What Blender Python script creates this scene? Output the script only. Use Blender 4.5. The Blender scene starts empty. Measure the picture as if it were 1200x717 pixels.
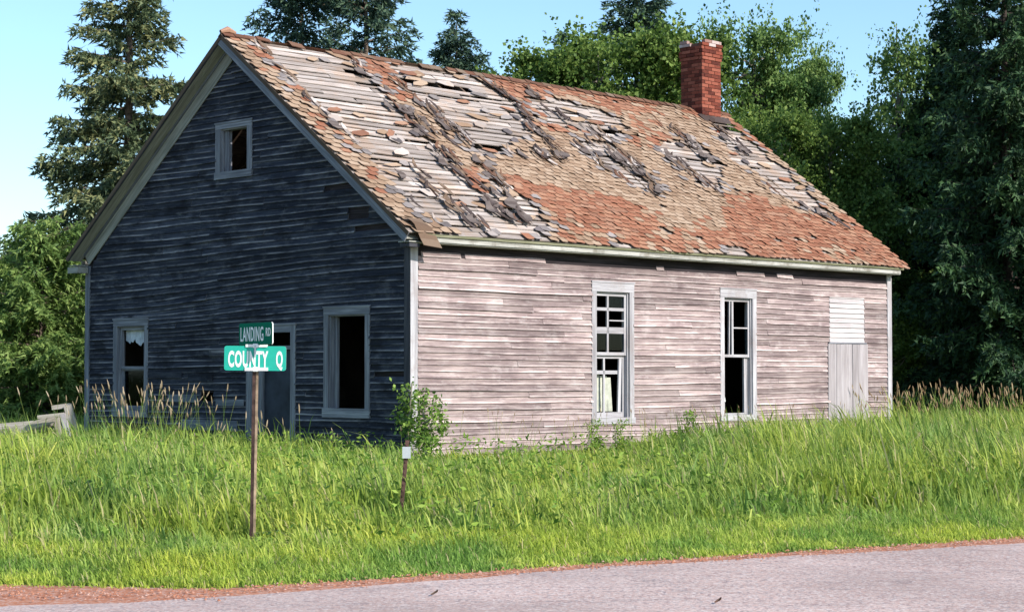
import bpy, math, random
import numpy as np
from mathutils import Matrix, Vector, noise as mnoise

random.seed(7)
rng = np.random.default_rng(7)
R_ = math.radians
S = bpy.context.scene
COL = S.collection

# ------------------------------------------------------------------ camera, sky, sun, exposure
cam_d = bpy.data.cameras.new('camera')
cam = bpy.data.objects.new('camera', cam_d)
COL.objects.link(cam)
cam.location = (0, 0, 1.6)
cam.rotation_euler = (R_(90) + math.atan(79 / 2200), 0, 0)
cam_d.sensor_width = 36
cam_d.lens = 66
cam_d.clip_end = 3000
S.camera = cam

SUN_EL = R_(31)
SUN_AZ = R_(126)                     # clockwise from +Y
sd = Vector((math.sin(SUN_AZ) * math.cos(SUN_EL), math.cos(SUN_AZ) * math.cos(SUN_EL), math.sin(SUN_EL)))
W = bpy.data.worlds.new('World')
S.world = W
W.use_nodes = True
wn = W.node_tree
wn.nodes.clear()
sky = wn.nodes.new('ShaderNodeTexSky')
sky.sky_type = 'NISHITA'
sky.sun_disc = False
sky.sun_elevation = SUN_EL
sky.sun_rotation = SUN_AZ
sky.air_density = 1.0
sky.dust_density = 0.6
sky.ozone_density = 2.0
tint = wn.nodes.new('ShaderNodeMixRGB')
tint.blend_type = 'MULTIPLY'
tint.inputs['Fac'].default_value = 1
tint.inputs['Color2'].default_value = (1.02, 1.17, 1.24, 1)
bg = wn.nodes.new('ShaderNodeBackground')
bg.inputs['Strength'].default_value = 0.135
wo = wn.nodes.new('ShaderNodeOutputWorld')
wn.links.new(sky.outputs[0], tint.inputs['Color1'])
wn.links.new(tint.outputs[0], bg.inputs['Color'])
wn.links.new(bg.outputs[0], wo.inputs['Surface'])

sun_d = bpy.data.lights.new('sun', 'SUN')
sun_d.energy = 4.6
sun_d.angle = R_(0.5)
sun_d.color = (1.0, 0.93, 0.84)
sun = bpy.data.objects.new('sun', sun_d)
COL.objects.link(sun)
sun.rotation_euler = sd.to_track_quat('Z', 'Y').to_euler()
S.view_settings.view_transform = 'Standard'
S.view_settings.look = 'None'
S.view_settings.exposure = 0.45
S.view_settings.gamma = 1
S.cycles.max_bounces = 6
S.cycles.diffuse_bounces = 3
S.cycles.transparent_max_bounces = 12
S.cycles.use_denoising = True


# ------------------------------------------------------------------ node helpers
class NT:
    def __init__(s, name, rough=0.9, spec=0.15):
        s.m = bpy.data.materials.new(name)
        s.m.use_nodes = True
        s.t = s.m.node_tree
        s.b = s.t.nodes['Principled BSDF']
        s.out = s.t.nodes['Material Output']
        s.b.inputs['Roughness'].default_value = rough
        s.b.inputs['Specular IOR Level'].default_value = spec

    def n(s, kind, **kw):
        nd = s.t.nodes.new('ShaderNode' + kind)
        for k, v in kw.items():
            setattr(nd, k, v)
        return nd

    def l(s, a, b):
        s.t.links.new(a, b)

    def put(s, sock, v):
        if isinstance(v, (int, float)):
            sock.default_value = v
        elif isinstance(v, (tuple, list)):
            sock.default_value = tuple(v) + ((1,) if len(v) == 3 and len(sock.default_value) == 4 else ())
        else:
            s.l(v, sock)

    def math(s, op, a, b=0.0, clamp=False):
        nd = s.n('Math', operation=op, use_clamp=clamp)
        s.put(nd.inputs[0], a)
        s.put(nd.inputs[1], b)
        return nd.outputs[0]

    def mix(s, f, a, b, mode='MIX'):
        nd = s.n('MixRGB', blend_type=mode)
        s.put(nd.inputs[0], f)
        s.put(nd.inputs[1], a)
        s.put(nd.inputs[2], b)
        return nd.outputs[0]

    def ramp(s, f, stops):
        nd = s.n('ValToRGB')
        cr = nd.color_ramp
        while len(cr.elements) < len(stops):
            cr.elements.new(0.5)
        for e, (p, c) in zip(cr.elements, stops):
            e.position = p
            e.color = (c, c, c, 1) if isinstance(c, (int, float)) else tuple(c) + (1,)
        s.put(nd.inputs[0], f)
        return nd.outputs[0]

    def noise(s, vec, scale=1.0, detail=3.0, rough=0.55, sc3=(1, 1, 1), dist=0.0):
        mp = s.n('Mapping')
        mp.inputs['Scale'].default_value = sc3
        s.l(vec, mp.inputs['Vector'])
        nd = s.n('TexNoise')
        nd.inputs['Scale'].default_value = scale
        nd.inputs['Detail'].default_value = detail
        nd.inputs['Roughness'].default_value = rough
        nd.inputs['Distortion'].default_value = dist
        s.l(mp.outputs[0], nd.inputs['Vector'])
        return nd.outputs['Fac']

    def bump(s, h, strength=0.4, dist=0.01):
        nd = s.n('Bump')
        nd.inputs['Strength'].default_value = strength
        nd.inputs['Distance'].default_value = dist
        s.l(h, nd.inputs['Height'])
        s.l(nd.outputs[0], s.b.inputs['Normal'])

    def rnd(s):
        oi = s.n('ObjectInfo').outputs['Random']
        gi = s.n('NewGeometry').outputs['Random Per Island']
        return s.math('FRACT', s.math('ADD', oi, gi))

    def pos(s):
        return s.n('NewGeometry').outputs['Position']

    def color(s, c):
        s.put(s.b.inputs['Base Color'], c)
        return s.m


def uvr(t):
    """UV plus a per-piece offset so that grain differs from piece to piece"""
    uv = t.n('TexCoord').outputs['UV']
    r = t.rnd()
    cx = t.n('CombineXYZ')
    t.l(t.math('MULTIPLY', r, 61.0), cx.inputs[0])
    t.l(t.math('MULTIPLY', r, 17.0), cx.inputs[1])
    t.l(t.math('MULTIPLY', r, 9.0), cx.inputs[2])
    ad = t.n('VectorMath', operation='ADD')
    t.l(uv, ad.inputs[0])
    t.l(cx.outputs[0], ad.inputs[1])
    return uv, ad.outputs[0], r


def m_wood(name, dark, mid, light, var=0.35, rough=0.9, grain=55, patch=None, patch_amt=0.5, bump=0.5):
    t = NT(name, rough)
    uv, v, r = uvr(t)
    g = t.noise(v, 1, 4, 0.65, (1.3, grain, 1))
    big = t.noise(v, 1, 3, 0.6, (0.9, 7, 1))
    f = t.math('ADD', t.math('MULTIPLY', g, 0.62), t.math('MULTIPLY', big, 0.42))
    c = t.ramp(f, [(0.30, dark), (0.50, mid), (0.68, light)])
    if patch is not None:
        pn = t.noise(t.pos(), 1.6, 5, 0.7)
        pf = t.ramp(pn, [(0.50, 0.0), (0.62, patch_amt)])
        c = t.mix(pf, c, patch)
    br = t.math('ADD', t.math('MULTIPLY', r, var), 1 - var / 2)
    c = t.mix(1.0, c, br, 'MULTIPLY')
    t.bump(g, bump, 0.006)
    return t.color(c)


def m_clap(name, dark, mid, light, edge, edge_amt, var, crack, patch, patch_amt, stain=0.0):
    """clapboard: UV.x metres along, UV.y = 0..1 across the board"""
    t = NT(name, 0.88)
    uv, v, r = uvr(t)
    sx = t.n('SeparateXYZ')
    t.l(uv, sx.inputs[0])
    across = t.math('FRACT', sx.outputs[1])
    g = t.noise(v, 1, 4, 0.7, (1.1, 7.0, 1))
    g2 = t.noise(v, 1, 3, 0.6, (5.0, 22.0, 1))
    big = t.noise(t.pos(), 0.9, 4, 0.65)
    f = t.math('ADD', t.math('MULTIPLY', g, 0.55), t.math('ADD', t.math('MULTIPLY', g2, 0.22), t.math('MULTIPLY', big, 0.30)))
    c = t.ramp(f, [(0.36, dark), (0.52, mid), (0.68, light)])
    pn = t.noise(t.pos(), 2.2, 5, 0.75, (1, 1, 2.5))
    c = t.mix(t.ramp(pn, [(0.52, 0.0), (0.66, patch_amt)]), c, patch)
    # worn lower edge of each board, painted lighter as if catching light
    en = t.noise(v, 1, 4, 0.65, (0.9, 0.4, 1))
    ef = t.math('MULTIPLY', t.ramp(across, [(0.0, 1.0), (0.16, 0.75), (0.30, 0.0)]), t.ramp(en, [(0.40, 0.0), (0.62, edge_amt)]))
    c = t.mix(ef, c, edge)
    if stain:
        sn = t.noise(t.pos(), 1.1, 5, 0.7, (1, 1, 3.0))
        c = t.mix(t.ramp(sn, [(0.52, 0.0), (0.64, stain)]), c, (0.012, 0.013, 0.018))
    # hair cracks and knots
    cn = t.noise(v, 1, 2, 0.5, (2.0, 30, 1))
    c = t.mix(t.ramp(cn, [(0.30, crack), (0.37, 0.0)]), c, (0.05, 0.04, 0.045))
    br = t.math('ADD', t.math('MULTIPLY', r, var), 1 - var / 2)
    c = t.mix(1.0, c, br, 'MULTIPLY')
    t.bump(g2, 0.5, 0.006)
    return t.color(c)


def m_plain(name, col, rough=0.8, nscale=8, amt=0.3, spec=0.2, bump=0.2, metallic=0.0):
    t = NT(name, rough, spec)
    n = t.noise(t.pos(), nscale, 4, 0.65)
    dk = tuple(x * (1 - amt) for x in col)
    lt = tuple(min(1, x * (1 + amt)) for x in col)
    c = t.ramp(n, [(0.3, dk), (0.7, lt)])
    t.b.inputs['Metallic'].default_value = metallic
    t.bump(n, bump, 0.004)
    return t.color(c)


M = {}
M['clap_side'] = m_clap('weathered_pink_grey_clapboard', (0.070, 0.050, 0.053), (0.225, 0.168, 0.168), (0.45, 0.365, 0.345),
                        (0.64, 0.535, 0.515), 0.95, 0.66, 0.8, (0.48, 0.42, 0.41), 0.45)
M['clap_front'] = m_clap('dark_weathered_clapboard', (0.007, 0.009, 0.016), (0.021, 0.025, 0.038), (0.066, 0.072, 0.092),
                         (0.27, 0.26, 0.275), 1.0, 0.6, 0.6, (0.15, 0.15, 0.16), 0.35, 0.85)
M['clap_patch'] = m_clap('pale_infill_clapboard', (0.30, 0.26, 0.27), (0.44, 0.40, 0.41), (0.56, 0.52, 0.52),
                         (0.64, 0.60, 0.60), 0.6, 0.2, 0.4, (0.66, 0.64, 0.65), 0.3)
M['sheath'] = m_wood('dark_sheathing', (0.008, 0.007, 0.008), (0.02, 0.016, 0.018), (0.05, 0.04, 0.045))
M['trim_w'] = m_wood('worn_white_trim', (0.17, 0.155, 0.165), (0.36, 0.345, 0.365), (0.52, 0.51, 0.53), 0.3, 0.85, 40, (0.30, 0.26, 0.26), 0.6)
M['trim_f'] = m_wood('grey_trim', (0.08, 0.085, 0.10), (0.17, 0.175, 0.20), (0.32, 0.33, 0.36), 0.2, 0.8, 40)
M['fascia'] = m_wood('cream_fascia', (0.10, 0.095, 0.07), (0.38, 0.37, 0.34), (0.54, 0.53, 0.50), 0.15, 0.85, 30, (0.12, 0.10, 0.07), 0.6)
M['rake'] = m_wood('grey_rake_board', (0.06, 0.067, 0.085), (0.13, 0.14, 0.165), (0.25, 0.26, 0.29), 0.2, 0.8, 30)
M['soffit'] = m_wood('cream_soffit_boards', (0.14, 0.14, 0.12), (0.28, 0.28, 0.25), (0.42, 0.42, 0.38), 0.15, 0.8, 30)
M['deck'] = m_wood('silvered_deck_board', (0.13, 0.105, 0.09), (0.34, 0.285, 0.255), (0.56, 0.50, 0.47), 0.6, 0.9, 26,
                   (0.40, 0.27, 0.19), 0.5)
M['crownm'] = m_wood('olive_moulding', (0.05, 0.05, 0.025), (0.12, 0.12, 0.07), (0.24, 0.23, 0.16))
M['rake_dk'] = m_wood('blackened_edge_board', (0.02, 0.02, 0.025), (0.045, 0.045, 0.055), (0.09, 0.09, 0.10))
M['beam'] = m_wood('brown_rafter', (0.05, 0.035, 0.025), (0.10, 0.07, 0.05), (0.16, 0.12, 0.09))
M['plank'] = m_wood('grey_plank', (0.16, 0.14, 0.145), (0.30, 0.27, 0.28), (0.42, 0.39, 0.41), 0.2, 0.9, 45)
M['oldplank'] = m_wood('silver_grey_plank', (0.16, 0.14, 0.12), (0.32, 0.29, 0.25), (0.50, 0.46, 0.42), 0.4, 0.9, 45)
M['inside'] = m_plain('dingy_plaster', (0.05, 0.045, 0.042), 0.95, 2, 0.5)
M['door'] = m_plain('blue_grey_door', (0.028, 0.034, 0.048), 0.7, 1.7, 0.65)
M['curtain'] = m_plain('faded_curtain', (0.50, 0.54, 0.60), 0.95, 9, 0.25)
M['tatter'] = m_plain('stained_cloth', (0.42, 0.43, 0.36), 0.95, 5, 0.3)
M['stone'] = m_plain('foundation_stone', (0.32, 0.29, 0.28), 0.95, 5, 0.4)


def m_shingle(name, cols, var=0.5):
    t = NT(name, 0.95, 0.1)
    r = t.rnd()
    n = t.noise(t.pos(), 4.5, 5, 0.75)
    fine = t.noise(t.pos(), 60, 2, 0.6)
    f = t.math('ADD', t.math('MULTIPLY', r, 0.62), t.math('MULTIPLY', n, 0.45))
    c = t.ramp(f, [(0.12, cols[0]), (0.5, cols[1]), (0.9, cols[2])])
    c = t.mix(t.math('MULTIPLY', fine, 0.35), c, (0.10, 0.07, 0.055))
    lic = t.noise(t.pos(), 2.6, 6, 0.8)
    c = t.mix(t.ramp(lic, [(0.58, 0.0), (0.68, 0.45)]), c, (0.20, 0.17, 0.13))
    uv = t.n('TexCoord').outputs['UV']
    sx = t.n('SeparateXYZ')
    t.l(uv, sx.inputs[0])
    ax = t.math('ABSOLUTE', sx.outputs[0])
    ed = t.math('MAXIMUM', t.ramp(ax, [(0.084, 0.0), (0.101, 1.0)]), t.ramp(sx.outputs[1], [(0.0, 1.0), (0.022, 0.0)]))
    c = t.mix(t.math('MULTIPLY', ed, 0.62), c, (0.055, 0.035, 0.028))  # tab edges darkened in the colour, in place of missing course shadows
    t.bump(fine, 0.4, 0.004)
    return t.color(c)


M['sh_or'] = m_shingle('rusty_orange_shingle', [(0.21, 0.085, 0.05), (0.33, 0.135, 0.08), (0.42, 0.23, 0.145)])
M['sh_tan'] = m_shingle('tan_shingle', [(0.23, 0.145, 0.095), (0.36, 0.245, 0.165), (0.48, 0.36, 0.265)])
M['sh_br'] = m_shingle('brown_shingle', [(0.20, 0.09, 0.06), (0.33, 0.16, 0.10), (0.42, 0.25, 0.17)])
M['sh_gr'] = m_shingle('grey_torn_shingle', [(0.13, 0.115, 0.115), (0.25, 0.225, 0.22), (0.42, 0.37, 0.35)])
M['sh_dk'] = m_shingle('dark_torn_felt', [(0.045, 0.04, 0.042), (0.10, 0.09, 0.095), (0.20, 0.175, 0.18)])


def m_brick(name, cols):
    t = NT(name, 0.92, 0.1)
    r = t.rnd()
    n = t.noise(t.pos(), 14, 4, 0.7)
    f = t.math('ADD', t.math('MULTIPLY', r, 0.6), t.math('MULTIPLY', n, 0.4))
    c = t.ramp(f, [(0.15, cols[0]), (0.5, cols[1]), (0.85, cols[2])])
    t.bump(n, 0.4, 0.004)
    return t.color(c)


M['brick'] = m_brick('red_brick', [(0.07, 0.022, 0.018), (0.20, 0.055, 0.036), (0.31, 0.11, 0.075)])
M['brick_w'] = m_brick('whitened_brick', [(0.24, 0.13, 0.11), (0.36, 0.26, 0.24), (0.50, 0.42, 0.41)])
M['mortar'] = m_plain('dark_mortar', (0.12, 0.06, 0.048), 0.95, 20, 0.4)


def m_glass():
    t = NT('old_window_glass', 0.05)
    g = t.n('BsdfGlossy')
    g.inputs['Roughness'].default_value = 0.04
    g.inputs['Color'].default_value = (0.9, 0.95, 1, 1)
    tr = t.n('BsdfTransparent')
    tr.inputs['Color'].default_value = (0.55, 0.62, 0.66, 1)
    mx = t.n('MixShader')
    mx.inputs[0].default_value = 0.014
    t.l(tr.outputs[0], mx.inputs[1])
    t.l(g.outputs[0], mx.inputs[2])
    t.l(mx.outputs[0], t.out.inputs['Surface'])
    return t.m


M['glass'] = m_glass()


def m_leaf(name, dark, mid, light, scale=1.2, trans=0.25, spec=0.25, attr=True, tip=None, tip_at=0.8):
    t = NT(name, 0.6, spec)
    n = t.noise(t.pos(), scale, 4, 0.65)
    if attr:
        a = t.n('Attribute', attribute_name='tint').outputs['Fac']
        f = t.math('ADD', t.math('MULTIPLY', n, 0.6), t.math('MULTIPLY', a, 0.4))
    else:
        f = n
    c = t.ramp(f, [(0.32, dark), (0.5, mid), (0.68, light)])
    if tip is not None:
        h = t.n('Attribute', attribute_name='hgt').outputs['Fac']
        a2 = t.n('Attribute', attribute_name='tint').outputs['Fac']
        c = t.mix(t.math('MULTIPLY', t.ramp(h, [(tip_at, 0.0), (1.0, 0.6)]), t.ramp(a2, [(0.45, 0.0), (0.8, 1.0)])), c, tip)
        hn = t.noise(t.pos(), 0.55, 4, 0.7)
        c = t.mix(t.ramp(hn, [(0.46, 0.0), (0.60, 0.75)]), c, t.mix(1.0, c, (1.28, 1.12, 0.75), 'MULTIPLY'))
        c = t.mix(t.ramp(hn, [(0.38, 0.8), (0.48, 0.0)]), c, t.mix(1.0, c, (0.62, 0.82, 0.95), 'MULTIPLY'))
        c = t.mix(t.ramp(a2, [(0.86, 0.0), (0.92, 0.8)]), c, (0.52, 0.43, 0.24))
    t.put(t.b.inputs['Base Color'], c)
    tl = t.n('BsdfTranslucent')
    t.l(c, tl.inputs['Color'])
    mx = t.n('MixShader')
    mx.inputs[0].default_value = trans
    t.l(t.b.outputs[0], mx.inputs[1])
    t.l(tl.outputs[0], mx.inputs[2])
    t.l(mx.outputs[0], t.out.inputs['Surface'])
    return t.m


M['spruce'] = m_leaf('spruce_needles', (0.036, 0.066, 0.042), (0.11, 0.15, 0.072), (0.30, 0.30, 0.13), 0.9, 0.2)
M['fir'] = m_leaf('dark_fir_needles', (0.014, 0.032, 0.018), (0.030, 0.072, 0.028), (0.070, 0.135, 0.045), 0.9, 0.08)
M['spruce_b'] = m_leaf('blue_green_spruce_needles', (0.022, 0.046, 0.036), (0.050, 0.095, 0.062), (0.11, 0.165, 0.085), 0.9, 0.10)
M['pine'] = m_leaf('yellow_green_needles', (0.06, 0.12, 0.03), (0.155, 0.245, 0.06), (0.30, 0.40, 0.12), 1.5, 0.3)
M['leaf_l'] = m_leaf('light_green_leaves', (0.05, 0.10, 0.02), (0.13, 0.215, 0.04), (0.26, 0.35, 0.09), 1.1, 0.35)
M['leaf_m'] = m_leaf('mid_green_leaves', (0.05, 0.11, 0.03), (0.14, 0.24, 0.06), (0.28, 0.39, 0.12), 1.1, 0.3)
M['shrub'] = m_leaf('shrub_leaves', (0.07, 0.14, 0.03), (0.17, 0.28, 0.05), (0.30, 0.42, 0.10), 3, 0.35)
M['bark'] = m_plain('spruce_bark', (0.13, 0.10, 0.08), 0.95, 12, 0.5)
M['bark_d'] = m_plain('dark_bark', (0.05, 0.04, 0.035), 0.95, 12, 0.5)
M['bark_l'] = m_plain('pale_bark', (0.26, 0.23, 0.19), 0.95, 12, 0.4)
M['grass'] = m_leaf('meadow_grass', (0.12, 0.20, 0.035), (0.30, 0.42, 0.075), (0.56, 0.64, 0.17), 0.8, 0.48, 0.3, True, (0.44, 0.42, 0.17), 0.7)
M['turf'] = m_leaf('short_verge_grass', (0.20, 0.30, 0.05), (0.37, 0.50, 0.085), (0.58, 0.66, 0.16), 1.1, 0.48, 0.2, True, (0.42, 0.42, 0.16), 0.8)
M['reed'] = m_leaf('seed_heads', (0.26, 0.20, 0.12), (0.40, 0.31, 0.20), (0.54, 0.44, 0.32), 3, 0.3)
M['reed_r'] = m_leaf('brown_seed_heads', (0.20, 0.13, 0.07), (0.32, 0.22, 0.12), (0.45, 0.34, 0.20), 3, 0.3)
M['weed'] = m_leaf('weed_leaves', (0.09, 0.18, 0.025), (0.18, 0.31, 0.04), (0.34, 0.46, 0.08), 2, 0.4)


def m_ground():
    t = NT('soil_and_thatch', 0.95, 0.1)
    n = t.noise(t.pos(), 0.7, 5, 0.7)
    n2 = t.noise(t.pos(), 18, 4, 0.7)
    c = t.ramp(n, [(0.3, (0.055, 0.085, 0.02)), (0.6, (0.10, 0.14, 0.03))])
    c = t.mix(t.ramp(n2, [(0.4, 0.0), (0.7, 0.6)]), c, (0.12, 0.10, 0.05))
    t.bump(n2, 0.5, 0.02)
    return t.color(c)


def m_road():
    t = NT('worn_chip_seal', 0.9, 0.2)
    p = t.pos()
    n = t.noise(p, 0.45, 4, 0.6, (1, 1, 1))
    f = t.noise(p, 38, 3, 0.75)
    v = t.n('TexVoronoi')
    v.inputs['Scale'].default_value = 48
    t.l(p, v.inputs['Vector'])
    c = t.ramp(n, [(0.35, (0.46, 0.335, 0.29)), (0.65, (0.66, 0.50, 0.44))])
    sx = t.n('SeparateXYZ')
    t.l(p, sx.inputs[0])
    # stones: pale, pink and dark chips
    vc = t.n('SeparateColor')
    t.l(v.outputs['Color'], vc.inputs[0])
    c = t.mix(t.ramp(vc.outputs[0], [(0.62, 0.0), (0.80, 0.65)]), c, (0.70, 0.62, 0.58))
    c = t.mix(t.ramp(vc.outputs[1], [(0.68, 0.0), (0.84, 0.6)]), c, (0.16, 0.13, 0.15))
    c = t.mix(t.ramp(vc.outputs[2], [(0.72, 0.0), (0.86, 0.5)]), c, (0.48, 0.27, 0.22))
    bn = t.noise(p, 0.30, 3, 0.55, (1, 1, 1), 0.4)
    c = t.mix(t.ramp(bn, [(0.44, 0.0), (0.56, 0.30)]), c, (0.38, 0.295, 0.27))
    # wheel-worn smoother bands and tar cracks
    cr = t.noise(p, 0.9, 6, 0.6, (0.5, 2.2, 1), 1.2)
    crf = t.ramp(cr, [(0.488, 0.0), (0.50, 0.5), (0.512, 0.0)])
    c = t.mix(crf, c, (0.14, 0.12, 0.13))
    # red dust spread from the gravel shoulder on the near left
    dx = t.math('ADD', t.math('MULTIPLY', sx.outputs[0], -0.55), t.math('MULTIPLY', sx.outputs[1], 0.62))
    dn = t.noise(p, 2.5, 4, 0.7)
    df = t.ramp(t.math('ADD', dx, t.math('MULTIPLY', dn, 1.2)), [(0.0, 0.0), (1.0, 0.0)])
    t.bump(f, 0.7, 0.01)
    return t.color(c)


def m_dirt():
    t = NT('red_gravel', 0.95, 0.1)
    n = t.noise(t.pos(), 3.5, 5, 0.75)
    v = t.n('TexVoronoi')
    v.inputs['Scale'].default_value = 45
    t.l(t.pos(), v.inputs['Vector'])
    c = t.ramp(n, [(0.3, (0.34, 0.13, 0.075)), (0.7, (0.50, 0.23, 0.14))])
    vc = t.n('SeparateColor')
    t.l(v.outputs['Color'], vc.inputs[0])
    c = t.mix(t.ramp(vc.outputs[0], [(0.7, 0.0), (0.85, 0.6)]), c, (0.58, 0.44, 0.38))
    t.bump(n, 0.6, 0.02)
    return t.color(c)


M['ground'] = m_ground()
M['road'] = m_road()
M['dirt'] = m_dirt()


def m_flat(name, col, rough=0.45, spec=0.4, metallic=0.0):
    t = NT(name, rough, spec)
    n = t.noise(t.pos(), 25, 3, 0.6)
    c = t.mix(t.ramp(n, [(0.35, 0.0), (0.75, 0.22)]), col + (1,), tuple(x * 0.6 for x in col) + (1,))
    t.b.inputs['Metallic'].default_value = metallic
    return t.color(c)


M['sign_sunlit'] = m_flat('sunlit_green_sheeting', (0.015, 0.40, 0.30), 0.4)  # sign green brightened for the blade that faces the sun
M['sign_shaded'] = m_flat('shaded_green_sheeting', (0.003, 0.145, 0.085), 0.85, 0.1)  # same sign green darkened for the blade in shade
M['sign_white'] = m_flat('white_sheeting', (0.80, 0.82, 0.82), 0.4)
M['galv'] = m_flat('galvanised_steel', (0.55, 0.57, 0.60), 0.45, 0.5, 0.3)
M['post'] = m_plain('tan_rusty_post', (0.29, 0.21, 0.145), 0.8, 7, 0.7)
M['post_shade'] = m_plain('shaded_steel_post', (0.06, 0.035, 0.03), 0.7, 12, 0.6)  # shade painted into the post colour, for the half away from the sun
M['red_post'] = m_plain('rusty_t_post', (0.10, 0.055, 0.045), 0.8, 14, 0.5)


# ------------------------------------------------------------------ mesh helpers
class MB:
    def __init__(s):
        s.v, s.f, s.uv, s.mi = [], [], [], []

    def face(s, pts, uvs, mi=0):
        b = len(s.v)
        s.v += [tuple(p) for p in pts]
        s.f.append(tuple(range(b, b + len(pts))))
        s.uv.append(uvs)
        s.mi.append(mi)

    def hexa(s, P, lens, mi=0):
        """P[i][j][k] corner points; i runs along the longest side"""
        b = len(s.v)
        o1, o2 = random.random() * 40, random.random() * 40
        uvp = {}
        for i in (0, 1):
            for j in (0, 1):
                for k in (0, 1):
                    s.v.append(tuple(P[i][j][k]))
                    uvp[b + i * 4 + j * 2 + k] = (o1 + i * lens[0], o2 + j * lens[1] + k * lens[2])
        for q in ((0, 1, 3, 2), (4, 6, 7, 5), (0, 4, 5, 1), (2, 3, 7, 6), (0, 2, 6, 4), (1, 5, 7, 3)):
            q = tuple(b + x for x in q)
            s.f.append(q)
            s.uv.append([uvp[x] for x in q])
            s.mi.append(mi)

    def box(s, a, b, fn=None, mi=0):
        """box from corner a to corner b, in a frame given by fn"""
        fn = fn or (lambda p: p)
        d = [abs(b[i] - a[i]) for i in range(3)]
        o = sorted(range(3), key=lambda i: -d[i])
        P = [[[None] * 2 for _ in range(2)] for _ in range(2)]
        for i in (0, 1):
            for j in (0, 1):
                for k in (0, 1):
                    p = [0, 0, 0]
                    p[o[0]] = (a, b)[i][o[0]]
                    p[o[1]] = (a, b)[j][o[1]]
                    p[o[2]] = (a, b)[k][o[2]]
                    P[i][j][k] = fn(tuple(p))
        s.hexa(P, (d[o[0]], d[o[1]], d[o[2]]), mi)

    def tube(s, pts, rad, n=6, mi=0):
        b = len(s.v)
        ring = []
        for i, p in enumerate(pts):
            p = Vector(p)
            d = (Vector(pts[min(i + 1, len(pts) - 1)]) - Vector(pts[max(i - 1, 0)])).normalized()
            a = d.orthogonal().normalized()
            c = d.cross(a)
            r = rad[i] if isinstance(rad, (list, tuple)) else rad
            ring.append([len(s.v) + q for q in range(n)])
            for q in range(n):
                an = 2 * math.pi * q / n
                s.v.append(tuple(p + a * math.cos(an) * r + c * math.sin(an) * r))
        for i in range(len(pts) - 1):
            for q in range(n):
                s.f.append((ring[i][q], ring[i][(q + 1) % n], ring[i + 1][(q + 1) % n], ring[i + 1][q]))
                s.uv.append([(0, i), (0.1, i), (0.1, i + 1), (0, i + 1)])
                s.mi.append(mi)
        for rr in (ring[0][::-1], ring[-1]):
            s.f.append(tuple(rr))
            s.uv.append([(0, 0)] * n)
            s.mi.append(mi)

    def mesh(s, name, mats):
        me = bpy.data.meshes.new(name)
        me.from_pydata(s.v, [], s.f)
        ul = me.uv_layers.new(name='UVMap')
        ul.data.foreach_set('uv', [c for f in s.uv for u in f for c in u])
        for m in (mats if isinstance(mats, (list, tuple)) else [mats]):
            me.materials.append(M[m])
        if any(s.mi):
            me.polygons.foreach_set('material_index', s.mi)
        # consistent outward normals
        import bmesh
        bm = bmesh.new()
        bm.from_mesh(me)
        bmesh.ops.recalc_face_normals(bm, faces=bm.faces)
        bm.to_mesh(me)
        bm.free()
        return me

    def build(s, name, mats, parent=None, **props):
        o = bpy.data.objects.new(name, s.mesh(name, mats))
        COL.objects.link(o)
        o.parent = parent
        for k, v in props.items():
            o[k] = v
        return o


def big_mesh(name, verts, faces, mat, attrs=None, smooth=False):
    """numpy mesh: faces is an (N,k) int array"""
    me = bpy.data.meshes.new(name)
    nv, nf, k = len(verts), len(faces), faces.shape[1]
    me.vertices.add(nv)
    me.vertices.foreach_set('co', np.ascontiguousarray(verts, np.float32).ravel())
    me.loops.add(nf * k)
    me.loops.foreach_set('vertex_index', faces.astype(np.int32).ravel())
    me.polygons.add(nf)
    me.polygons.foreach_set('loop_start', np.arange(0, nf * k, k, dtype=np.int32))
    me.update(calc_edges=True)
    for an, arr in (attrs or {}).items():
        a = me.attributes.new(an, 'FLOAT', 'POINT')
        a.data.foreach_set('value', arr.astype(np.float32))
    me.materials.append(M[mat])
    return me


def link(name, me, parent=None, **props):
    o = bpy.data.objects.new(name, me)
    COL.objects.link(o)
    o.parent = parent
    for k, v in props.items():
        o[k] = v
    return o


def thing(name, label, cat, loc=(0, 0, 0), rz=0.0, group=None):
    o = link(name, None, None, label=label, category=cat)
    o.location = loc
    o.rotation_euler = (0, 0, rz)
    o.empty_display_size = 0.3
    if group:
        o['group'] = group
    return o


# ------------------------------------------------------------------ terrain
EDGE = [(-60, 30), (-20, 17.6), (-8, 15.3), (-5.0, 14.45), (-3.9, 14.2), (-2.2, 13.95), (0.72, 15.8), (5.03, 18.35), (12, 22.4), (40, 39.5), (90, 70)]
DEDGE = [(-60, 24), (-20, 15.0), (-8, 12.6), (-5.0, 12.5), (-3.65, 12.9), (-1.7, 13.72), (0.72, 15.62), (5.03, 17.9), (12, 21.8), (40, 38.8), (90, 69)]
EX, EY = [p[0] for p in EDGE], [p[1] for p in EDGE]


def ye(x):
    return np.interp(x, EX, EY)


def sstep(x, a, b):
    t = np.clip((x - a) / (b - a), 0, 1)
    return t * t * (3 - 2 * t)


def gz(x, y):
    x = np.asarray(x, float)
    y = np.asarray(y, float)
    s = (y - ye(x)) * 0.85
    z = 0.17 * sstep(s, 0.0, 9.0)
    z = z + 0.03 * np.sin(x * 0.9 + 1) * np.sin(y * 0.8) * sstep(s, 0.5, 4)
    return z - 0.016 * (1 - sstep(s, -0.4, 0.5))


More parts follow.
